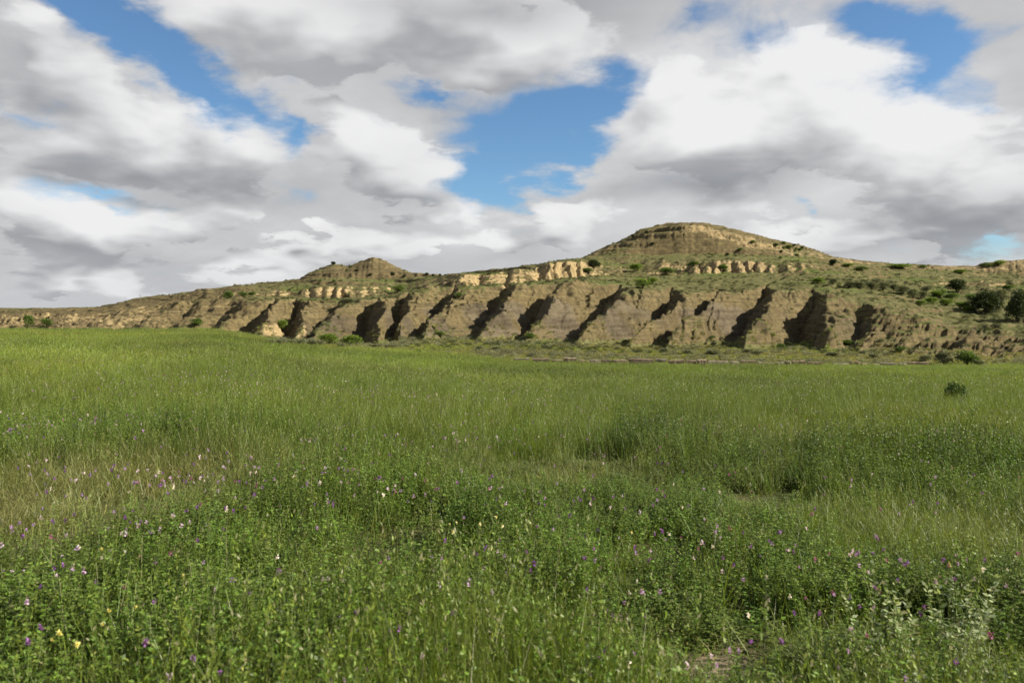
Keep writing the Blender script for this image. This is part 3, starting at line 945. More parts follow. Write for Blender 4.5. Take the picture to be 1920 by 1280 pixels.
ALFP = P_([(1600, 900, 3.4, 1.7, 1.0), (1250, 850, 1.3, 1.1, 1.0), (1300, 1000, 1.6, 1.2, .8), (800, 1050, 2.5, 1.0, .9), (150, 1180, 1.6, .8, 1.0), (500, 1100, 2, 1.0, .9), (1400, 1150, 1.3, .7, .7), (1050, 1020, 1.5, 1.0, .9), (1850, 1250, .8, .5, .8), (1850, 860, 2.5, 1.6, .7), (60, 840, 2.5, 1.6, .8), (1100, 1200, 1.2, .6, .5), (420, 1230, 1, .5, .6), (1900, 920, 1.5, 1, .7)])
GRSP = P_([(1750, 1050, 1.4, 1.0, .9), (1640, 1010, .9, .7, .7), (600, 820, 3, 2, .6), (60, 1000, 1.3, 1.3, 1.0), (200, 930, 1.4, 1.0, .8), (960, 1180, .5, .4, .4), (1500, 760, 10, 5, .5), (950, 800, 4, 3, .5)])


HGTP = P_([(1600, 885, 3.0, 1.0, .55), (1850, 885, 1.6, 1.0, .5), (1250, 850, 1.0, .8, .75), (1560, 970, 1.3, .5, -.45), (1120, 905, 1.2, .6, -.45), (60, 1000, 1.4, 1.1, -.35), (560, 850, 1.8, .7, .4), (860, 1030, .8, .3, .4), (850, 1085, .5, .18, -.4), (1335, 1250, .5, .5, -.7), (1300, 1100, .7, .3, .35), (1787, 764, .9, .7, -.5), (1335, 1350, .5, .7, -.4)])
SILP = P_([(1690, 1250, .30, .30, 1.0), (1780, 1240, .3, .3, 1.0), (1880, 1330, .3, .3, 1.0)])


def fields(x, y):
    dry = patchsum(x, y, DRY) + np.clip(fbm(x / 5, y / 7, 4, 101) * 2.2 - .30, 0, 1)
    yel = patchsum(x, y, YEL) + np.clip(fbm(x / 7, y / 10, 3, 105) * 2.2 - .03, 0, 1)
    lush = patchsum(x, y, LUSH)
    nn = fbm(x / 1.6, y / 1.6, 3, 110) * 1.0
    nearness = 1 - sstep(y, 9, 15)
    alf = np.clip(.30 * nearness + patchsum(x, y, ALFP) - patchsum(x, y, GRSP) + nn + .10, 0.03, 1)
    hgt = 1 + fbm(x / 1.9, y / 1.9, 3, 115) * 1.25 + lush * .35 - .52 * np.clip(dry, 0, 1) - .6 * patchsum(x, y, SILP) + patchsum(x, y, HGTP)
    return np.clip(dry, 0, 1), np.clip(yel, 0, 1), np.clip(lush, 0, 1), alf, np.clip(hgt, .45, 1.7)


def tints(x, y, dry, yel, lush, alf=False):
    n = len(x)
    g = np.array((.118, .172, .024)) if not alf else np.array((.100, .164, .025))
    c = np.repeat(g[None, :], n, 0)
    yc = np.array((.170, .200, .026)) if not alf else np.array((.145, .185, .028))
    c = c + (yc - c) * (.75 * yel)[:, None]
    c = c + (np.array((.050, .095, .018)) - c) * (.7 * lush)[:, None]
    dc = np.array((.235, .215, .105)) if not alf else np.array((.15, .165, .06))
    c = c + (dc - c) * (np.clip(dry * .55 + rng.normal(0, .12, n), 0, 1))[:, None]
    c = c * np.clip(rng.normal(1, .16, n), .6, 1.6)[:, None]
    c = c * (1 + rng.normal(0, .05, (n, 3)))
    far = sstep(y, 25, 90)
    c = c * (1 + .12 * far)[:, None] * (1 + 1.1 * np.clip(fbm(x / 6, y / 11, 4, 170), -.35, .35) * sstep(y, 8, 30))[:, None]
    return np.clip(c * .99, .003, 1)


def lay(name, coll, nk, n, y0, y1, k, kindf, alf, sc0, sc1, label, cat, umax=.8):
    x, y = sample(n, y0, y1, k, umax)
    m = y < ldis(L1, np.clip(960 + F * x / y, -850, 2750)) + 2
    x, y = x[m], y[m]
    dry, yel, lush, al, hg = fields(x, y)
    keep = rng.random(len(x)) < kindf(al, dry, x, y) * np.where(fbm(x / .75, y / .75, 2, 160) < -.17 - .25 * sstep(y, 10, 25), .12, 1)
    x, y, dry, yel, lush, hg = x[keep], y[keep], dry[keep], yel[keep], lush[keep], hg[keep]
    z = terrain(x, y)
    s = rng.uniform(sc0, sc1, len(x))
    S = np.stack([s, s, s * hg], -1)
    tilt = rng.normal(0, .10, (len(x), 2))
    rot = rng.uniform(-1.0, 1.0, len(x)) if not alf else rng.uniform(0, 6.283, len(x))
    scatter(name, coll, np.stack([x, y, z], -1), rng.integers(0, nk, len(x)), rot, S, tints(x, y, dry, yel, lush, alf), tilt, label=label, category=cat)
    return len(x)


cnt = {}
bf = lambda x, y: np.clip(1 - 1.6 * bareness(x, y), 0, 1)
cnt['g'] = lay("meadow_grass", K_GRASS, 5, 16000, 2.2, 30, 1.15, lambda a, d, x, y: np.clip(1.12 - a * .95, .12, 1) * bf(x, y), False, .85, 1.35, "tall green and yellowish grass filling the near meadow", "grass")
cnt['gf'] = lay("far_meadow_grass", K_GRASSF, 5, 26000, 20, 125, .9, lambda a, d, x, y: np.clip(1.15 - a * .6, .3, 1) * sstep(y, 18, 30), False, .9, 1.5, "even green grass covering the far half of the meadow", "grass")
cnt['a'] = lay("alfalfa", K_ALF, 5, 13000, 2.2, 24, 1.1, lambda a, d, x, y: np.clip(a * 1.1, 0, 1) * bf(x, y), True, .8, 1.3, "leafy alfalfa plants crowded across the near meadow", "alfalfa")
cnt['af'] = lay("far_alfalfa", K_ALFF, 4, 5000, 16, 100, .9, lambda a, d, x, y: np.clip(a * .9 - .05, 0, 1) * sstep(y, 14, 24), True, .8, 1.4, "patches of alfalfa among the grass farther out", "alfalfa")
def dead(name):
    p = PB()
    for i in range(4):
        a = random.uniform(0, 6.283)
        p.blade((.1 * math.cos(a), .1 * math.sin(a), 0), random.uniform(0, 6.28), random.uniform(.3, .5), .005, random.uniform(.3, 1.2), 0, 5)
    return p.mesh(name, [M_DEAD, M_STEM])
K_DEAD = kit("dead_stalk_kit", [dead("dead_%d" % i) for i in range(6)])
cnt['d'] = lay("dry_stalks", K_DEAD, 6, 2000, 2.6, 30, 1.2, lambda a, d, x, y: np.clip(.35 + d, 0, 1), True, .8, 1.25, "pale dry grass stalks bent among the green plants", "dry stalks")
cnt['f'] = lay("low_herbs", K_FORB, 3, 9000, 2.2, 18, 1.2, lambda a, d, x, y: np.clip(.75 - d * .3, 0, 1) * bf(x, y), True, .7, 1.3, "low broad leaved herbs under the meadow grass", "herbs")

# scattered alfalfa blossoms
FLP = P_([(60, 850, 2, .7, 1.0), (480, 950, 1.6, .5, .8), (330, 980, 1.0, .4, .9), (880, 860, .8, .5, .8), (750, 880, 1.0, .6, .6), (1450, 850, 2.5, 1.2, .9), (1740, 870, 1.5, 1.0, .9), (1100, 1010, .7, .3, 1.0), (820, 985, .8, .25, .6), (1050, 750, 8, 5, .5), (700, 770, 6, 3, .4), (440, 740, 5, 3, .35), (200, 1080, 1.0, .5, .5), (560, 1010, 1.0, .5, .6), (1300, 1130, .9, .4, .6), (1780, 1170, .5, .3, .7), (1500, 1240, .5, .2, .8), (850, 1180, .5, .3, .5), (90, 1190, .5, .3, .5)])
x, y = sample(52000, 2.6, 60, 1.25)
fl = patchsum(x, y, FLP) + .07 + .15 * np.clip(fbm(x / 1.5, y / 1.5, 3, 130) * 2, 0, 1)
keep = rng.random(len(x)) < np.clip(fl * .34, 0, 1)
x, y = x[keep], y[keep]
z = terrain(x, y)
dry, yel, lush, al, hg = fields(x, y)
hh = (.30 + rng.random(len(x)) * .14) * (.75 + .25 * hg)
kind = rng.random(len(x))
pal = np.array([(.20, .075, .30), (.36, .23, .45), (.55, .44, .58), (.62, .56, .55), (.30, .10, .22)])
pk = np.digitize(kind, [.30, .62, .84, .92])
tc = pal[pk] * np.clip(rng.normal(1, .15, len(x)), .6, 1.4)[:, None]
s = rng.uniform(.7, 1.25, len(x)) * (1 + .5 * sstep(y, 10, 40))
scatter("alfalfa_blossoms", K_FLOW, np.stack([x, y, z + hh], -1), rng.integers(0, 4, len(x)), rng.uniform(0, 6.28, len(x)), s, tc, rng.normal(0, .3, (len(x), 2)),
        label="small purple and lilac blossoms dotted through the meadow", category="flowers")
cnt['fl'] = len(x)

# strip of rough grass and sage between the meadow and the hills, and scrub on the slopes
def tussock(name, rad, n, h, w):
    p = PB()
    for i in range(n):
        a = random.uniform(0, 6.283); r = rad * random.random()
        p.blade((r * math.cos(a) * .6, r * math.sin(a) * .6, -.05), a + random.uniform(-.6, .6), h * random.uniform(.5, 1), w, random.uniform(.2, .9), 0, 2)
    return p.mesh(name, [M_GRASS, M_STEM])


def scrub(name, n, ll):
    p = PB()
    for i in range(n):
        d = rv(); d[2] = abs(d[2]) * .8
        r = random.random() ** .4
        q = np.array([d[0] * .5, d[1] * .5, d[2] * .55]) * r
        p.leaf(q, rv() + d, rv(), ll * random.uniform(.6, 1.3), ll * .45, 0)
    return p.mesh(name, [M_LEAF, M_STEM])


K_SCR = kit("scrub_kit", [tussock("tussock_%d" % i, .5, 55, .42, .05) for i in range(3)] + [scrub("scrub_%d" % i, 260, .13) for i in range(4)])
# rough strip
x, y = sample(16000, 88, 160, 0.2, .78)
pxs = np.clip(960 + F * x / y, -850, 2750)
m = (y > ldis(L1, pxs) + 1) & (y < ldis(L2, pxs) + 3)
x, y = x[m], y[m]
n = len(x)
sag = np.clip(fbm(x / 9, y / 5, 3, 140) * 3 + .35, 0, 1)
isage = rng.random(n) < sag * .55
idx = np.where(isage, rng.integers(3, 7, n), rng.integers(0, 3, n))
col = np.where(isage[:, None], np.array((.165, .172, .105)), np.array((.190, .180, .062)))
gr = np.clip(fbm(x / 12, y / 5, 3, 144) * 4 + .2, 0, 1)[:, None]
col = np.where(isage[:, None], col, col * (1 - gr) + np.array((.175, .215, .034)) * gr) * rng.normal(1, .18, n)[:, None]
scatter("rough_grass_and_sage", K_SCR, np.stack([x, y, terrain(x, y)], -1), idx, rng.uniform(0, 6.28, n), rng.uniform(.5, 1.15, n), np.clip(col, .01, 1), label="rough grass and grey sage strip between the meadow and the hills", category="ground cover")
cnt['strip'] = n
# hill scrub
N0 = 90000
ri = rng.integers(40, nr_h if False else HX.shape[0] - 35, N0); ci_ = rng.integers(0, HX.shape[1], N0)
x = HX[ri, ci_] + rng.uniform(-.3, .3, N0); y = HY[ri, ci_] + rng.uniform(-.3, .3, N0); gm = HG[ri, ci_]; sl = HS[ri, ci_]
dens = (.10 + .9 * gm) * np.clip(fbm(x / 8, y / 8, 3, 150) * 3 + .55, .08, 1)
m = (rng.random(N0) < dens * .62) & (sl > .62) & (y > 100)
x, y, gm = x[m], y[m], gm[m]
n = len(x)
wood = rng.random(n) < .24
idx = np.where(wood, rng.integers(3, 7, n), rng.integers(0, 3, n))
c1 = np.array((.125, .120, .046)); c2 = np.array((.050, .062, .022))
gr = np.clip(fbm(x / 16, y / 16, 3, 154) * 3, 0, 1)[:, None]
col = np.where(wood[:, None], c2, c1 * (1 - gr) + np.array((.090, .115, .030)) * gr) * np.clip(rng.normal(1, .25, n), .4, 1.8)[:, None]
s = np.where(wood, rng.uniform(.35, 1.1, n), rng.uniform(.35, .85, n))
scatter("hillside_scrub", K_SCR, np.stack([x, y, terrain(x, y) - .05], -1), idx, rng.uniform(0, 6.28, n), s, np.clip(col, .01, 1), label="dry bunch grass and low scrub speckling the badland slopes", category="ground cover")
cnt['hill'] = n
print("COUNTS", cnt)

# ------------------------------------------------------------------ shrubs and trees as things
def crown_mesh(name, mat, n, leaf, lobes=7, flat=.75, cone=0.0):
    """leaf cloud in a unit box: radius .5, height 1, made of uneven lobes"""
    p = PB()
    L = []
    for i in range(lobes):
        a = random.uniform(0, 6.283); r = .30 * math.sqrt(random.random())
        zc = random.uniform(.25, .72)
        rr = random.uniform(.17, .27)
        r *= (1 - cone * zc)
        L.append((r * math.cos(a), r * math.sin(a), zc, rr * (1 - .5 * cone * zc)))
    L.append((0, 0, .70 + .1 * cone, .24 * (1 - .3 * cone)))
    L.append((0, 0, .35, .36))
    for i in range(n):
        c = random.choice(L)
        d = rv()
        if random.random() < .5: d[2] = abs(d[2])
        r = c[3] * (random.random() ** .35) * random.uniform(.85, 1.12)
        q = np.array([c[0] + d[0] * r, c[1] + d[1] * r, max(.02, c[2] + d[2] * r * 1.05)])
        p.leaf(q, rv() + d * .8 + np.array([0, 0, .4]), rv() + d * .6, leaf * random.uniform(.6, 1.35), leaf * .5, 0)
    return p.mesh(name, [mat])


def trunk_mesh(name, n=5, h=.6, r=.03):
    p = PB()
    for i in range(n):
        a = random.uniform(0, 6.283)
        q0 = np.array([0, 0, -.04]); q1 = np.array([math.cos(a) * .08, math.sin(a) * .08, h * .45]); q2 = np.array([math.cos(a) * .25, math.sin(a) * .25, h])
        p.tube(q0, q1, r, r * .7, 0, 5); p.tube(q1, q2, r * .7, r * .25, 0, 5)
    return p.mesh(name, [M_BARK])


CR = {
    'green': [crown_mesh("green_crown", M_GREEN, 2200, .085) for i in range(3)],
    'bright': [crown_mesh("bright_crown", M_BRIGHT, 2200, .085) for i in range(3)],
    'dark': [crown_mesh("juniper_crown", M_DARK, 4200, .075, 10, cone=.35) for i in range(3)],
    'sage': [crown_mesh("sage_crown", M_SAGE, 2000, .085, 9) for i in range(3)],
}
TR = [trunk_mesh("shrub_trunk") for i in range(2)]
NAME = {'green': 'green_shrub', 'bright': 'green_shrub', 'dark': 'juniper', 'sage': 'sagebrush'}
CAT = {'green': 'shrub', 'bright': 'shrub', 'dark': 'juniper', 'sage': 'sagebrush'}


def shrub(px, row, wpx, hpx, kind, label, group=None, dist=None):
    x, d, z = hit(px, row)
    if dist: d = dist; x = (px - 960) / F * d; z = tz(x, d)
    w = wpx / F * d; h = hpx / F * d
    o = add_obj(NAME[kind], None, label=label, category=CAT[kind])
    o.empty_display_size = .2
    if group: o['group'] = group
    o.location = (x, d, z - .04 * h)
    o.rotation_euler = (0, 0, random.uniform(0, 6.28))
    o.scale = (w * 1.05, w * 1.05, h * 1.02)
    add_obj("crown", random.choice(CR[kind]), o)
    if hpx >= 10: add_obj("trunk", random.choice(TR), o)
    return o


SH = [
    (52, 613, 22, 24, 'green', "upright dark green shrub at the left end of the field, the left one of two"),
    (88, 613, 28, 17, 'green', "wide low green shrub at the left end of the field, the right one of two"),
    (532, 622, 30, 24, 'bright', "green bushy tree above the whitish rock spur"),
    (618, 645, 44, 22, 'bright', "yellowish green bush in the wash left of the dark hollow"),
    (664, 650, 42, 24, 'bright', "bright green bush in front of the dark hollow"),
    (370, 612, 28, 14, 'green', "green bush at the foot of the left slope behind the field edge"),
    (428, 560, 24, 16, 'green', "green shrub beside the leftmost yellow cliff face"),
    (455, 556, 20, 10, 'green', "middle one of three green shrubs on the left hill bench"),
    (474, 556, 18, 9, 'green', "rightmost of three green shrubs on the left hill bench"),
    (826, 632, 22, 12, 'green', "dark green bush at the foot of the spur right of the hollow"),
    (785, 664, 16, 10, 'green', "small dark green bush on the pale strip before the spurs"),
    (995, 634, 24, 10, 'green', "low dark bush in the gully mouth below the grey spur"),
    (1113, 503, 30, 17, 'dark', "dark round bush right of the fluted yellow cliff"),
    (1103, 513, 24, 10, 'green', "low green bush just under the dark bush by the fluted cliff"),
    (1195, 507, 34, 14, 'bright', "bright green bush on the bench under the big butte"),
    (1250, 514, 34, 14, 'green', "wide dark green bush at the left end of the small fluted cliffs"),
    (1356, 508, 22, 13, 'green', "round green bush in front of the small fluted cliffs"),
    (1300, 498, 26, 9, 'green', "flat green bush on top of the small fluted cliffs"),
    (1205, 540, 34, 20, 'bright', "bright green thicket bush high in the central gully"),
    (1222, 532, 24, 12, 'bright', "smaller bright bush beside the thicket in the central gully"),
    (1412, 456, 12, 6, 'green', "small dark shrub on the right shoulder of the big butte"),
    (1480, 466, 16, 7, 'green', "dark shrub on the lower right skyline of the big butte"),
    (1500, 470, 12, 5, 'green', "small shrub just below the dark shrub on the butte skyline"),
    (1562, 498, 18, 12, 'dark', "dark round bush at the right foot of the butte"),
    (1588, 501, 26, 8, 'bright', "flat bright bush right of the dark round bush under the butte"),
    (1614, 507, 32, 8, 'green', "long low bush on the slope right of the butte"),
    (1690, 502, 48, 8, 'bright', "long bright green bush on the right skyline"),
    (1730, 502, 20, 6, 'green', "small bush right of the long bright bush on the skyline"),
    (1800, 513, 28, 9, 'bright', "green bush left of the brown bluff at the right edge"),
    (1848, 501, 24, 9, 'green', "green bush at the left tip of the far right bluff"),
    (1872, 498, 28, 10, 'bright', "bright bush on top of the far right bluff"),
    (1533, 532, 32, 12, 'bright', "bright green bush alone on the bench right of centre"),
    (1562, 533, 18, 12, 'sage', "grey sagebrush beside the lone bright bush on the bench"),
    (1758, 556, 26, 12, 'bright', "bright green bush above the dark junipers, near the bench edge"),
    (1850, 587, 66, 46, 'dark', "large dark juniper on the right hillside"),
    (1908, 602, 48, 62, 'dark', "tall dark juniper cut by the right edge of the photo"),
    (1795, 548, 46, 26, 'dark', "dark juniper above and left of the large juniper"),
    (1878, 566, 36, 26, 'sage', "grey green bush between the two big junipers"),
    (1824, 566, 30, 16, 'green', "green bush just above the large juniper"),
    (1770, 684, 38, 28, 'sage', "left of two round grey green bushes by the end of the timber row"),
    (1812, 685, 46, 30, 'green', "right of two round bushes by the end of the timber row"),
    (1835, 686, 20, 12, 'sage', "small grey bush tucked right of the two round bushes"),
    (1465, 655, 22, 12, 'green', "dark green bush at the foot of the alcove mound"),
    (1480, 650, 20, 10, 'dark', "low dark bush under the alcove mound"),
    (1590, 648, 30, 9, 'green', "low dark bush on the right hill foot above the bright grass"),
    (1690, 660, 24, 10, 'green', "low bush where the brown mound meets the grass"),
    (800, 517, 10, 6, 'dark', "left of three tiny dark bushes on the saddle skyline"),
    (812, 518, 9, 5, 'dark', "middle of three tiny dark bushes on the saddle skyline"),
    (825, 518, 9, 5, 'dark', "right of three tiny dark bushes on the saddle skyline"),
    (625, 495, 12, 5, 'dark', "dark bush on the left knob of the small butte"),
    (860, 560, 20, 10, 'green', "dark green bush on the brow of the centre left spurs"),
    (747, 546, 30, 10, 'green', "dark green bush right of the low yellow cliffs"),
    (650, 568, 30, 9, 'sage', "grey bush just below the low yellow cliffs"),
    (1335, 637, 14, 7, 'green', "tiny dark bush at the spur foot right of centre"),
]
for s in SH: shrub(*s)
ORD = ["first", "second", "third", "fourth", "fifth", "sixth", "seventh", "eighth", "ninth", "tenth", "eleventh", "twelfth", "thirteenth", "fourteenth", "fifteenth", "sixteenth", "seventeenth", "eighteenth", "nineteenth", "twentieth",
       "twenty-first", "twenty-second", "twenty-third", "twenty-fourth", "twenty-fifth", "twenty-sixth", "twenty-seventh", "twenty-eighth", "twenty-ninth", "thirtieth"]
# sage belt on the right bench and the green thicket below it
k = 0
for (a, b, w, h, kd, lb, gp) in sorted([
    (1592, 540, 26, 14, 'sage', None, 1), (1612, 541, 30, 15, 'sage', None, 1), (1634, 543, 28, 17, 'sage', None, 1), (1655, 544, 30, 18, 'sage', None, 1), (1676, 545, 30, 16, 'sage', None, 1),
    (1645, 535, 24, 13, 'sage', None, 1), (1668, 536, 22, 12, 'sage', None, 1), (1620, 534, 22, 11, 'sage', None, 1), (1692, 552, 30, 17, 'sage', None, 1), (1712, 558, 30, 18, 'sage', None, 1), (1728, 562, 26, 16, 'sage', None, 1),
    (1736, 548, 24, 14, 'sage', None, 1), (1749, 570, 30, 14, 'bright', None, 2), (1775, 573, 34, 14, 'bright', None, 2), (1800, 578, 34, 14, 'bright', None, 2), (1762, 560, 30, 18, 'green', None, 2), (1784, 562, 30, 14, 'green', None, 2),
    (1725, 574, 24, 12, 'bright', None, 2), (1815, 584, 26, 12, 'bright', None, 2), (1890, 545, 26, 12, 'green', None, 2)], key=lambda e: (e[6], e[0])):
    k += 1
    if gp == 1: shrub(a, b, w, h, kd, "grey green sagebrush in the belt across the right bench, %s from its left end" % ORD[k - 1], "sagebrush belt on the right bench")
    else: shrub(a, b, w, h, kd, "%s green bush in the thicket left of the large dark juniper, %s from its left" % ('bright' if kd == 'bright' else 'dark', ORD[k - 13]), "green thicket on the right hillside")
for i, (a, b, w, h) in enumerate([(505, 647, 26, 12), (522, 649, 30, 16), (545, 650, 30, 15), (566, 650, 28, 16), (585, 650, 30, 17), (600, 650, 24, 13), (640, 652, 24, 10), (705, 652, 30, 8), (735, 652, 30, 7)]):
    shrub(a, b, w, h, 'sage', "grey sagebrush in the wash behind the curved field edge, %s from the left" % ORD[i], "sagebrush in the wash")
for i, (a, b, w, h) in enumerate(sorted([(1290, 664, 30, 9), (1340, 664, 34, 10), (1400, 662, 30, 9), (1420, 665, 26, 9), (1245, 660, 24, 8), (1560, 668, 30, 10), (1640, 672, 24, 10), (1735, 678, 24, 14), (900, 655, 26, 7), (930, 655, 24, 6), (1110, 662, 22, 7), (1000, 668, 20, 8)])):
    shrub(a, b, w, h, 'sage', "small grey sagebrush on the strip between timbers and spurs, %s from the left" % ORD[i], "sagebrush on the strip")
ORD += ["%s-%s" % ("thirty" if q < 9 else "fortieth", ORD[q]) for q in range(9)]
big, small = [], []
while len(big) < 17:
    a = random.choice([random.uniform(1290, 1530), random.uniform(1120, 1290), random.uniform(1300, 1500)])
    big.append((a, random.uniform(lrow(L7, a) + 3, lrow(L6, a) + 6)))
while len(small) < 8:
    a = random.uniform(600, 760)
    small.append((a, random.uniform(lrow(L7, a) + 3, lrow(L6, a) + 6)))
for lst, what in ((big, "big butte"), (small, "small left butte")):
    for q, (a, b) in enumerate(sorted(lst)):
        # little dark bushes on the flanks
        shrub(a, b, random.uniform(6, 13), random.uniform(4, 7), random.choice(['green', 'dark', 'green']), "tiny dark bush on the %s, %s from the left" % (what, ORD[q]), "bushes on the %s" % what)

# dark tussocks standing in the field
def clump_mesh(n=420):
    p = PB()
    for i in range(n):
        a = random.uniform(0, 6.283); r = .30 * math.sqrt(random.random())
        p.blade((r * math.cos(a), r * math.sin(a), -.03), a + random.uniform(-.5, .5), random.uniform(.45, 1.0), .018, random.uniform(.05, .55), 0)
    return p.mesh("clump", [M_CLUMP])
CLM = [clump_mesh() for i in range(2)]
DARKB = crown_mesh("dark_field_crown", M_CLUMP, 3200, .075, 9)
for (a, b, w, h, lb) in [
    (1787, 764, 56, 58, "very dark round bush standing alone in the green field at right"),
    (1700, 742, 70, 26, "broad bright green grass clump left of the dark field bush"),
    (1400, 697, 34, 14, "green grass clump just before the timber row, right of centre"),
    (740, 690, 34, 10, "leftmost of three dark grass clumps near the field's far edge"),
    (848, 690, 40, 11, "middle of three dark grass clumps near the field's far edge"),
    (918, 690, 36, 10, "rightmost of three dark grass clumps near the field's far edge")]:
    x, d, z = hit(a, b)
    if a == 1787:
        o = add_obj("field_bush", None, label=lb, category="bush"); o.empty_display_size = .2
        dd = d - .6; o.location = ((a - 960) / F * dd, dd, tz((a - 960) / F * dd, dd) - .04); o.scale = (44 / F * d, 44 / F * d, 54 / F * d)
        add_obj("crown", DARKB, o); add_obj("trunk", TR[0], o)
        continue
    o = add_obj("grass_clump", random.choice(CLM), label=lb, category="grass clump")
    o.location = (x, d, z - .02); o.scale = (w / F * d * 1.1, w / F * d * 1.1, h / F * d * 1.05)

# ------------------------------------------------------------------ row of old timbers along the far edge of the field
def beam_mesh(l, w, h, mat, seed):
    r = random.Random(seed)
    v = []; f = []
    n = 6
    for i in range(n + 1):
        t = i / n - .5
        dy = r.uniform(-.02, .02); dz = r.uniform(-.02, .015)
        e = .8 + .2 * (1 if 0 < i < n else r.uniform(.2, .9))
        for (a, b) in ((-1, -.75), (-.75, -1), (.75, -1), (1, -.75), (1, .75), (.75, 1), (-.75, 1), (-1, .75)):
            v.append((t * l, a * w / 2 * e + dy, b * h / 2 * e + dz + r.uniform(-.008, .008)))
    for i in range(n):
        for j in range(8):
            q = i * 8 + j; q2 = i * 8 + (j + 1) % 8
            f.append((q, q2, q2 + 8, q + 8))
    f.append(tuple(range(7, -1, -1))); f.append(tuple(range(n * 8, n * 8 + 8)))
    return mesh_from("beam", v, f, mat)


# px0, px1, row of the top, row of the base, pale?, yaw
BE = [(961, 994, 673, 677, 1, 2), (995, 1033, 671, 679, 0, 0), (1033, 1055, 671, 680, 0, 3), (1057, 1081, 672, 680, 0, -2), (1083, 1096, 673, 681, 0, 12), (1098, 1105, 674, 681, 0, 0), (1105, 1127, 673, 680, 1, 5),
      (1127, 1148, 673, 680, 0, -3), (1148, 1176, 673, 682, 0, 6), (1178, 1227, 672, 682, 0, 0), (1227, 1250, 673, 679, 1, -5), (1252, 1284, 674, 681, 0, 0), (1285, 1305, 674, 680, 0, 3), (1306, 1325, 674, 681, 0, 0),
      (1326, 1366, 675, 681, 1, 2), (1368, 1384, 676, 682, 1, 0), (1386, 1418, 677, 682, 0, 0), (1419, 1428, 677, 683, 1, 10), (1430, 1452, 678, 683, 0, 0), (1454, 1470, 678, 684, 1, 6),
      (1473, 1482, 674, 683, 1, 0), (1484, 1510, 678, 683, 0, 2), (1512, 1540, 678, 683, 0, -2), (1560, 1592, 679, 685, 1, 3), (1593, 1612, 679, 685, 0, 0), (1613, 1628, 679, 685, 0, 8), (1630, 1650, 679, 686, 1, 0), (1650, 1682, 679, 685, 1, -2), (1684, 1700, 680, 686, 1, 4), (1702, 1742, 680, 685, 0, 0)]
for i, (a, b, r0, r1, pale_, yaw) in enumerate(BE):
    d = 86.0 + random.uniform(-.5, .5)
    l = (b - a) / F * d * random.uniform(.86, 1.0); h = (r1 - r0) / F * d * random.uniform(.9, 1.4)
    x = ((a + b) / 2 - 960) / F * d
    z = CZ - (r0 - HOR) / F * d - h / 2 - random.uniform(-.12, .16)
    m = beam_mesh(l, max(h * .9, .25), h, M_PALEWOOD if pale_ else M_WOOD, i)
    o = add_obj("timber_beam", m, category="timber", kind='thing', group="old timbers along the field edge",
                label="%s weathered %s timber, %s from the left end of the row" % ("short" if b - a < 18 else "long", "pale" if pale_ else "brown", ORD[i]))
    o.location = (x, d, z); o.rotation_euler = (R(random.uniform(-4, 4)), R(random.uniform(-2.2, 2.2)), R(yaw))

# thin posts on the skylines
def post(px, row, hpx, label):
    x, d, z = hit(px, row + 1.5)
    h = hpx / F * d
    p = PB()
    p.tube((0, 0, -.3), (0, 0, h * .6), .09, .08, 0, 6); p.tube((0, 0, h * .6), (.02, 0, h), .08, .07, 0, 6)
    p.f.append(tuple(range(p.n - 6, p.n))); p.m.append(0)
    o = add_obj("fence_post", p.mesh("post", [M_POST]), label=label, category="post")
    o.location = (x, d, z)
post(263, 560, 9, "thin wooden post standing alone on the left ridge skyline")
post(319, 553, 4, "short post on the left ridge, right of the tall thin post")
post(1834, 503, 8, "thin pale post on the right skyline beside the brown bluff")

# ------------------------------------------------------------------ single flowers and silver plants in the foreground
def head_mesh(mat, r, n, tall):
    p = PB()
    for i in range(n):
        d = rv(); d[2] = d[2] * .7 + .3
        p.leaf((0, 0, random.random() * tall), d, rv() + np.array([0, 0, .5]), r * random.uniform(.8, 1.2), r * .7, 0)
    return p.mesh("flower_head", [mat])


def stalk_mesh(h):
    p = PB()
    p.tube((0, 0, -h), (.004, 0, -h * .5), .0022, .0018, 0, 4); p.tube((.004, 0, -h * .5), (0, 0, 0), .0018, .0014, 0, 4)
    for k in range(4):
        q = np.array([0, 0, -h * random.uniform(.15, .8)])
        for j in range(3): p.leaf(q, rv() + np.array([0, 0, .6]), rv(), .022, .012, 0)
    return p.mesh("stalk", [M_PSTEM])
HM = {'cream': [head_mesh(M_CREAM, .014, 26, .010) for i in range(2)], 'yellow': [head_mesh(M_YELLOW, .013, 22, .008) for i in range(2)],
      'purple': [head_mesh(M_PURPLE, .013, 24, .022) for i in range(2)], 'lilac': [head_mesh(M_LILAC, .013, 24, .022) for i in range(2)]}
STK = [stalk_mesh(.36), stalk_mesh(.40)]


def flower(px, row, kind, label, s=1.0, group=None):
    x, d, z = hit(px, row, .44, dmin=2.5)
    o = add_obj("%s_flower" % kind, None, label=label, category="flower")
    o.empty_display_size = .05
    if group: o['group'] = group
    o.location = (x, d, z + .44); o.scale = (s * .88, s * .88, s * .88)
    o.rotation_euler = (random.uniform(-.25, .25), random.uniform(-.25, .25), random.uniform(0, 6))
    add_obj("petals", random.choice(HM[kind]), o); add_obj("stalk", random.choice(STK), o)


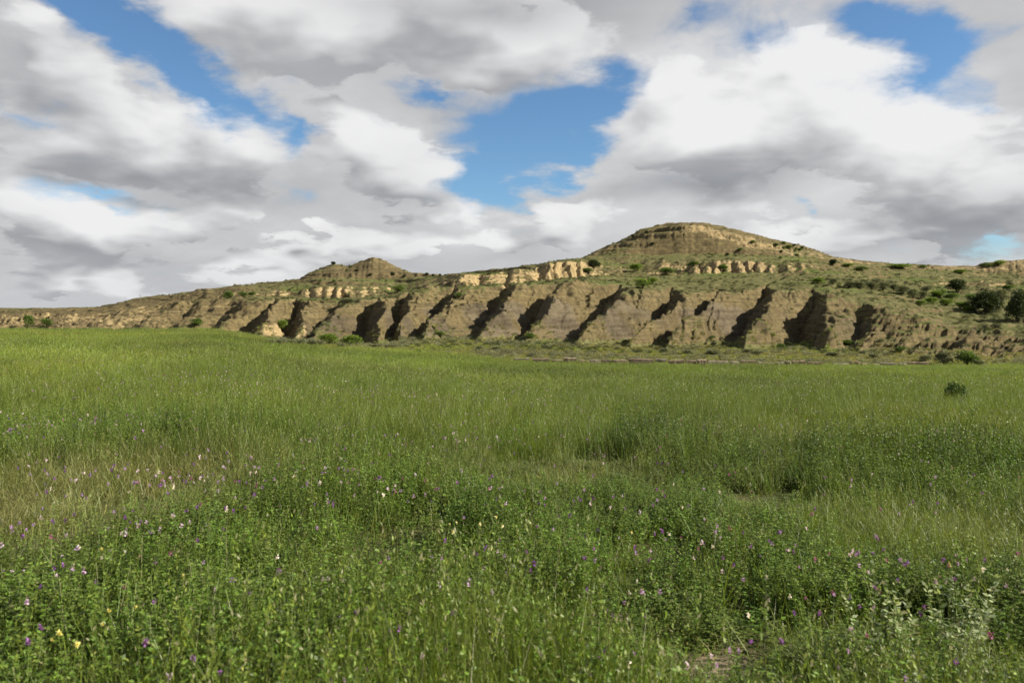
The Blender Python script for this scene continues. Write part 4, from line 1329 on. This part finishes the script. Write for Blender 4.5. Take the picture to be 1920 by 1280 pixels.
FL = [
    (850, 1000, 'cream', "large cream clover head, lowest left of the pale cluster in mid foreground", 1.1), (843, 983, 'cream', "small cream flower just above the lowest left cream head", .6),
    (856, 982, 'cream', "small cream flower beside the other small one, nearer the centre", .7), (900, 986, 'cream', "cream clover head in the middle of the pale cluster", 1.0),
    (930, 972, 'cream', "cream clover head standing highest in the pale cluster", 1.0), (942, 990, 'cream', "cream clover head at the right of the pale cluster", .95),
    (922, 1030, 'cream', "cream flower below the pale cluster, near whitish blossoms", 1.0), (996, 984, 'cream', "cream flower beside a deep purple blossom right of the pale cluster", .9), (1184, 1000, 'cream', "single small pale flower near the foreground centre right", .8),
    (190, 1031, 'yellow', "yellow flower nearest the dry patch at left", .9), (343, 1082, 'yellow', "pale yellow flower left of centre beside a dark gap", 1.1), (204, 1152, 'yellow', "pale yellow flower in the lower left clover, above the others", 1.0),
    (110, 1191, 'yellow', "brightest yellow flower in the lower left corner area", 1.3), (97, 1202, 'yellow', "small yellow flower touching the brightest one at lower left", .7), (144, 1218, 'yellow', "yellow flower below and right of the brightest one", 1.2),
    (254, 1146, 'yellow', "small golden flower right of the pale yellow one in the lower left", .8), (191, 1178, 'yellow', "yellow flower between the lower left pair and the golden one", .9), (332, 1139, 'yellow', "rightmost yellow flower of the lower left clover", .8),
    (1006, 992, 'purple', "deep purple blossom beside a cream flower", 1.0), (522, 1080, 'purple', "vivid violet blossom left of centre in the foreground", 1.4), (77, 1182, 'purple', "magenta purple blossom at the lower left above the yellow flowers", 1.2),
    (54, 1212, 'purple', "magenta purple blossom lowest at far left", 1.2), (273, 1211, 'purple', "mauve purple blossom below the lower left clover", 1.2), (290, 1132, 'purple', "purple blossom just above the golden flower", 1.1), (362, 1250, 'purple', "dark purple blossom near the bottom edge left of centre", 1.1),
    (668, 1160, 'purple', "dark purple blossom low and left of centre", 1.1), (847, 1160, 'purple', "purple blossom low in the centre", 1.1), (835, 1228, 'purple', "violet blossom near the bottom edge at centre", .9), (1465, 1216, 'purple', "violet blossom near the bare soil at the bottom", 1.2), (412, 1275, 'purple', "violet blossom cut by the bottom edge", 1.0),
    (157, 1081, 'lilac', "pale lilac blossom, rightmost of three by the left dry patch", 1.2), (137, 1070, 'lilac', "lilac blossom in the middle of three by the left dry patch", 1.0), (119, 1069, 'purple', "violet blossom, leftmost of three by the left dry patch", 1.0), (50, 1138, 'lilac', "pale lilac blossom at the far left edge", 1.1),
    (878, 1098, 'lilac', "whitish lilac blossom right of a dark gap in the centre", 1.3), (922, 1118, 'lilac', "pink lilac clover head right of the whitish blossom", 1.0), (827, 1106, 'lilac', "small white lilac blossom left of the dark gap", .9), (1204, 1118, 'lilac', "pale lilac blossom right of centre in the foreground", 1.2),
    (300, 998, 'lilac', "pale pinkish blossom, rightmost of the whitish trio above the left clover", 1.0), (286, 1000, 'lilac', "pale pinkish blossom in the middle of the whitish trio above the left clover", 1.0), (259, 989, 'lilac', "pale pinkish blossom, leftmost of the whitish trio above the left clover", 1.1),
    (1097, 1010, 'purple', "purple blossom at the right of the centre foreground", 1.0), (1227, 1005, 'purple', "purple blossom right of the centre foreground, farther right", 1.0), (1755, 1095, 'lilac', "pale lilac blossom above the silver leaved plant", 1.0), (1790, 1090, 'purple', "purple blossom right of the pale one above the silver plant", 1.0), (1640, 1105, 'purple', "purple blossom at the tip of the left silver plant", 1.0),
]
for f in FL: flower(f[0], f[1], f[2], f[3], f[4])


def silver_mesh(n_st, h, rad):
    p = PB(); q_ = PB()
    for i in range(n_st):
        a = random.uniform(0, 6.283)
        b = np.array([rad * .4 * math.cos(a), rad * .4 * math.sin(a), -.02]); top = np.array([rad * math.cos(a), rad * math.sin(a), h * random.uniform(.65, 1)])
        q_.tube(b, top, .003, .0015, 0, 4)
        for k in range(20):
            t = .2 + .8 * (k + random.random()) / 20
            c = b + (top - b) * t
            for j in range(2):
                d = rv(); d[2] = d[2] * .4 + .3
                p.leaf(c, d, np.array([0, 0, 1]) + rv(.6), random.uniform(.03, .055) * (1.2 - .5 * t), .020, 0)
    return p.mesh("silver_leaves", [M_SILVER]), q_.mesh("silver_stems", [M_PSTEM])


for (a, b, h, r_, lb) in [(1665, 1235, .60, .20, "silver leaved plant at the lower right, left one with a leaning tip"), (1750, 1240, .55, .22, "dense silver leaved plant in the middle of the lower right group"),
                          (1800, 1190, .60, .16, "tall silver leaved plant at the back of the lower right group"), (1880, 1290, .45, .22, "silver leaved plant in the bottom right corner"), (1660, 1330, .34, .14, "low pale leaved plant near the bottom edge, right of the bare soil")]:
    x, d, z = hit(a, b + 60, 0.0, dmin=2.0)
    lm, sm = silver_mesh(9, h, r_)
    o = add_obj("silver_plant", None, label=lb, category="plant"); o.empty_display_size = .1
    o.location = (x, d, z)
    add_obj("leaves", lm, o); add_obj("stems", sm, o)
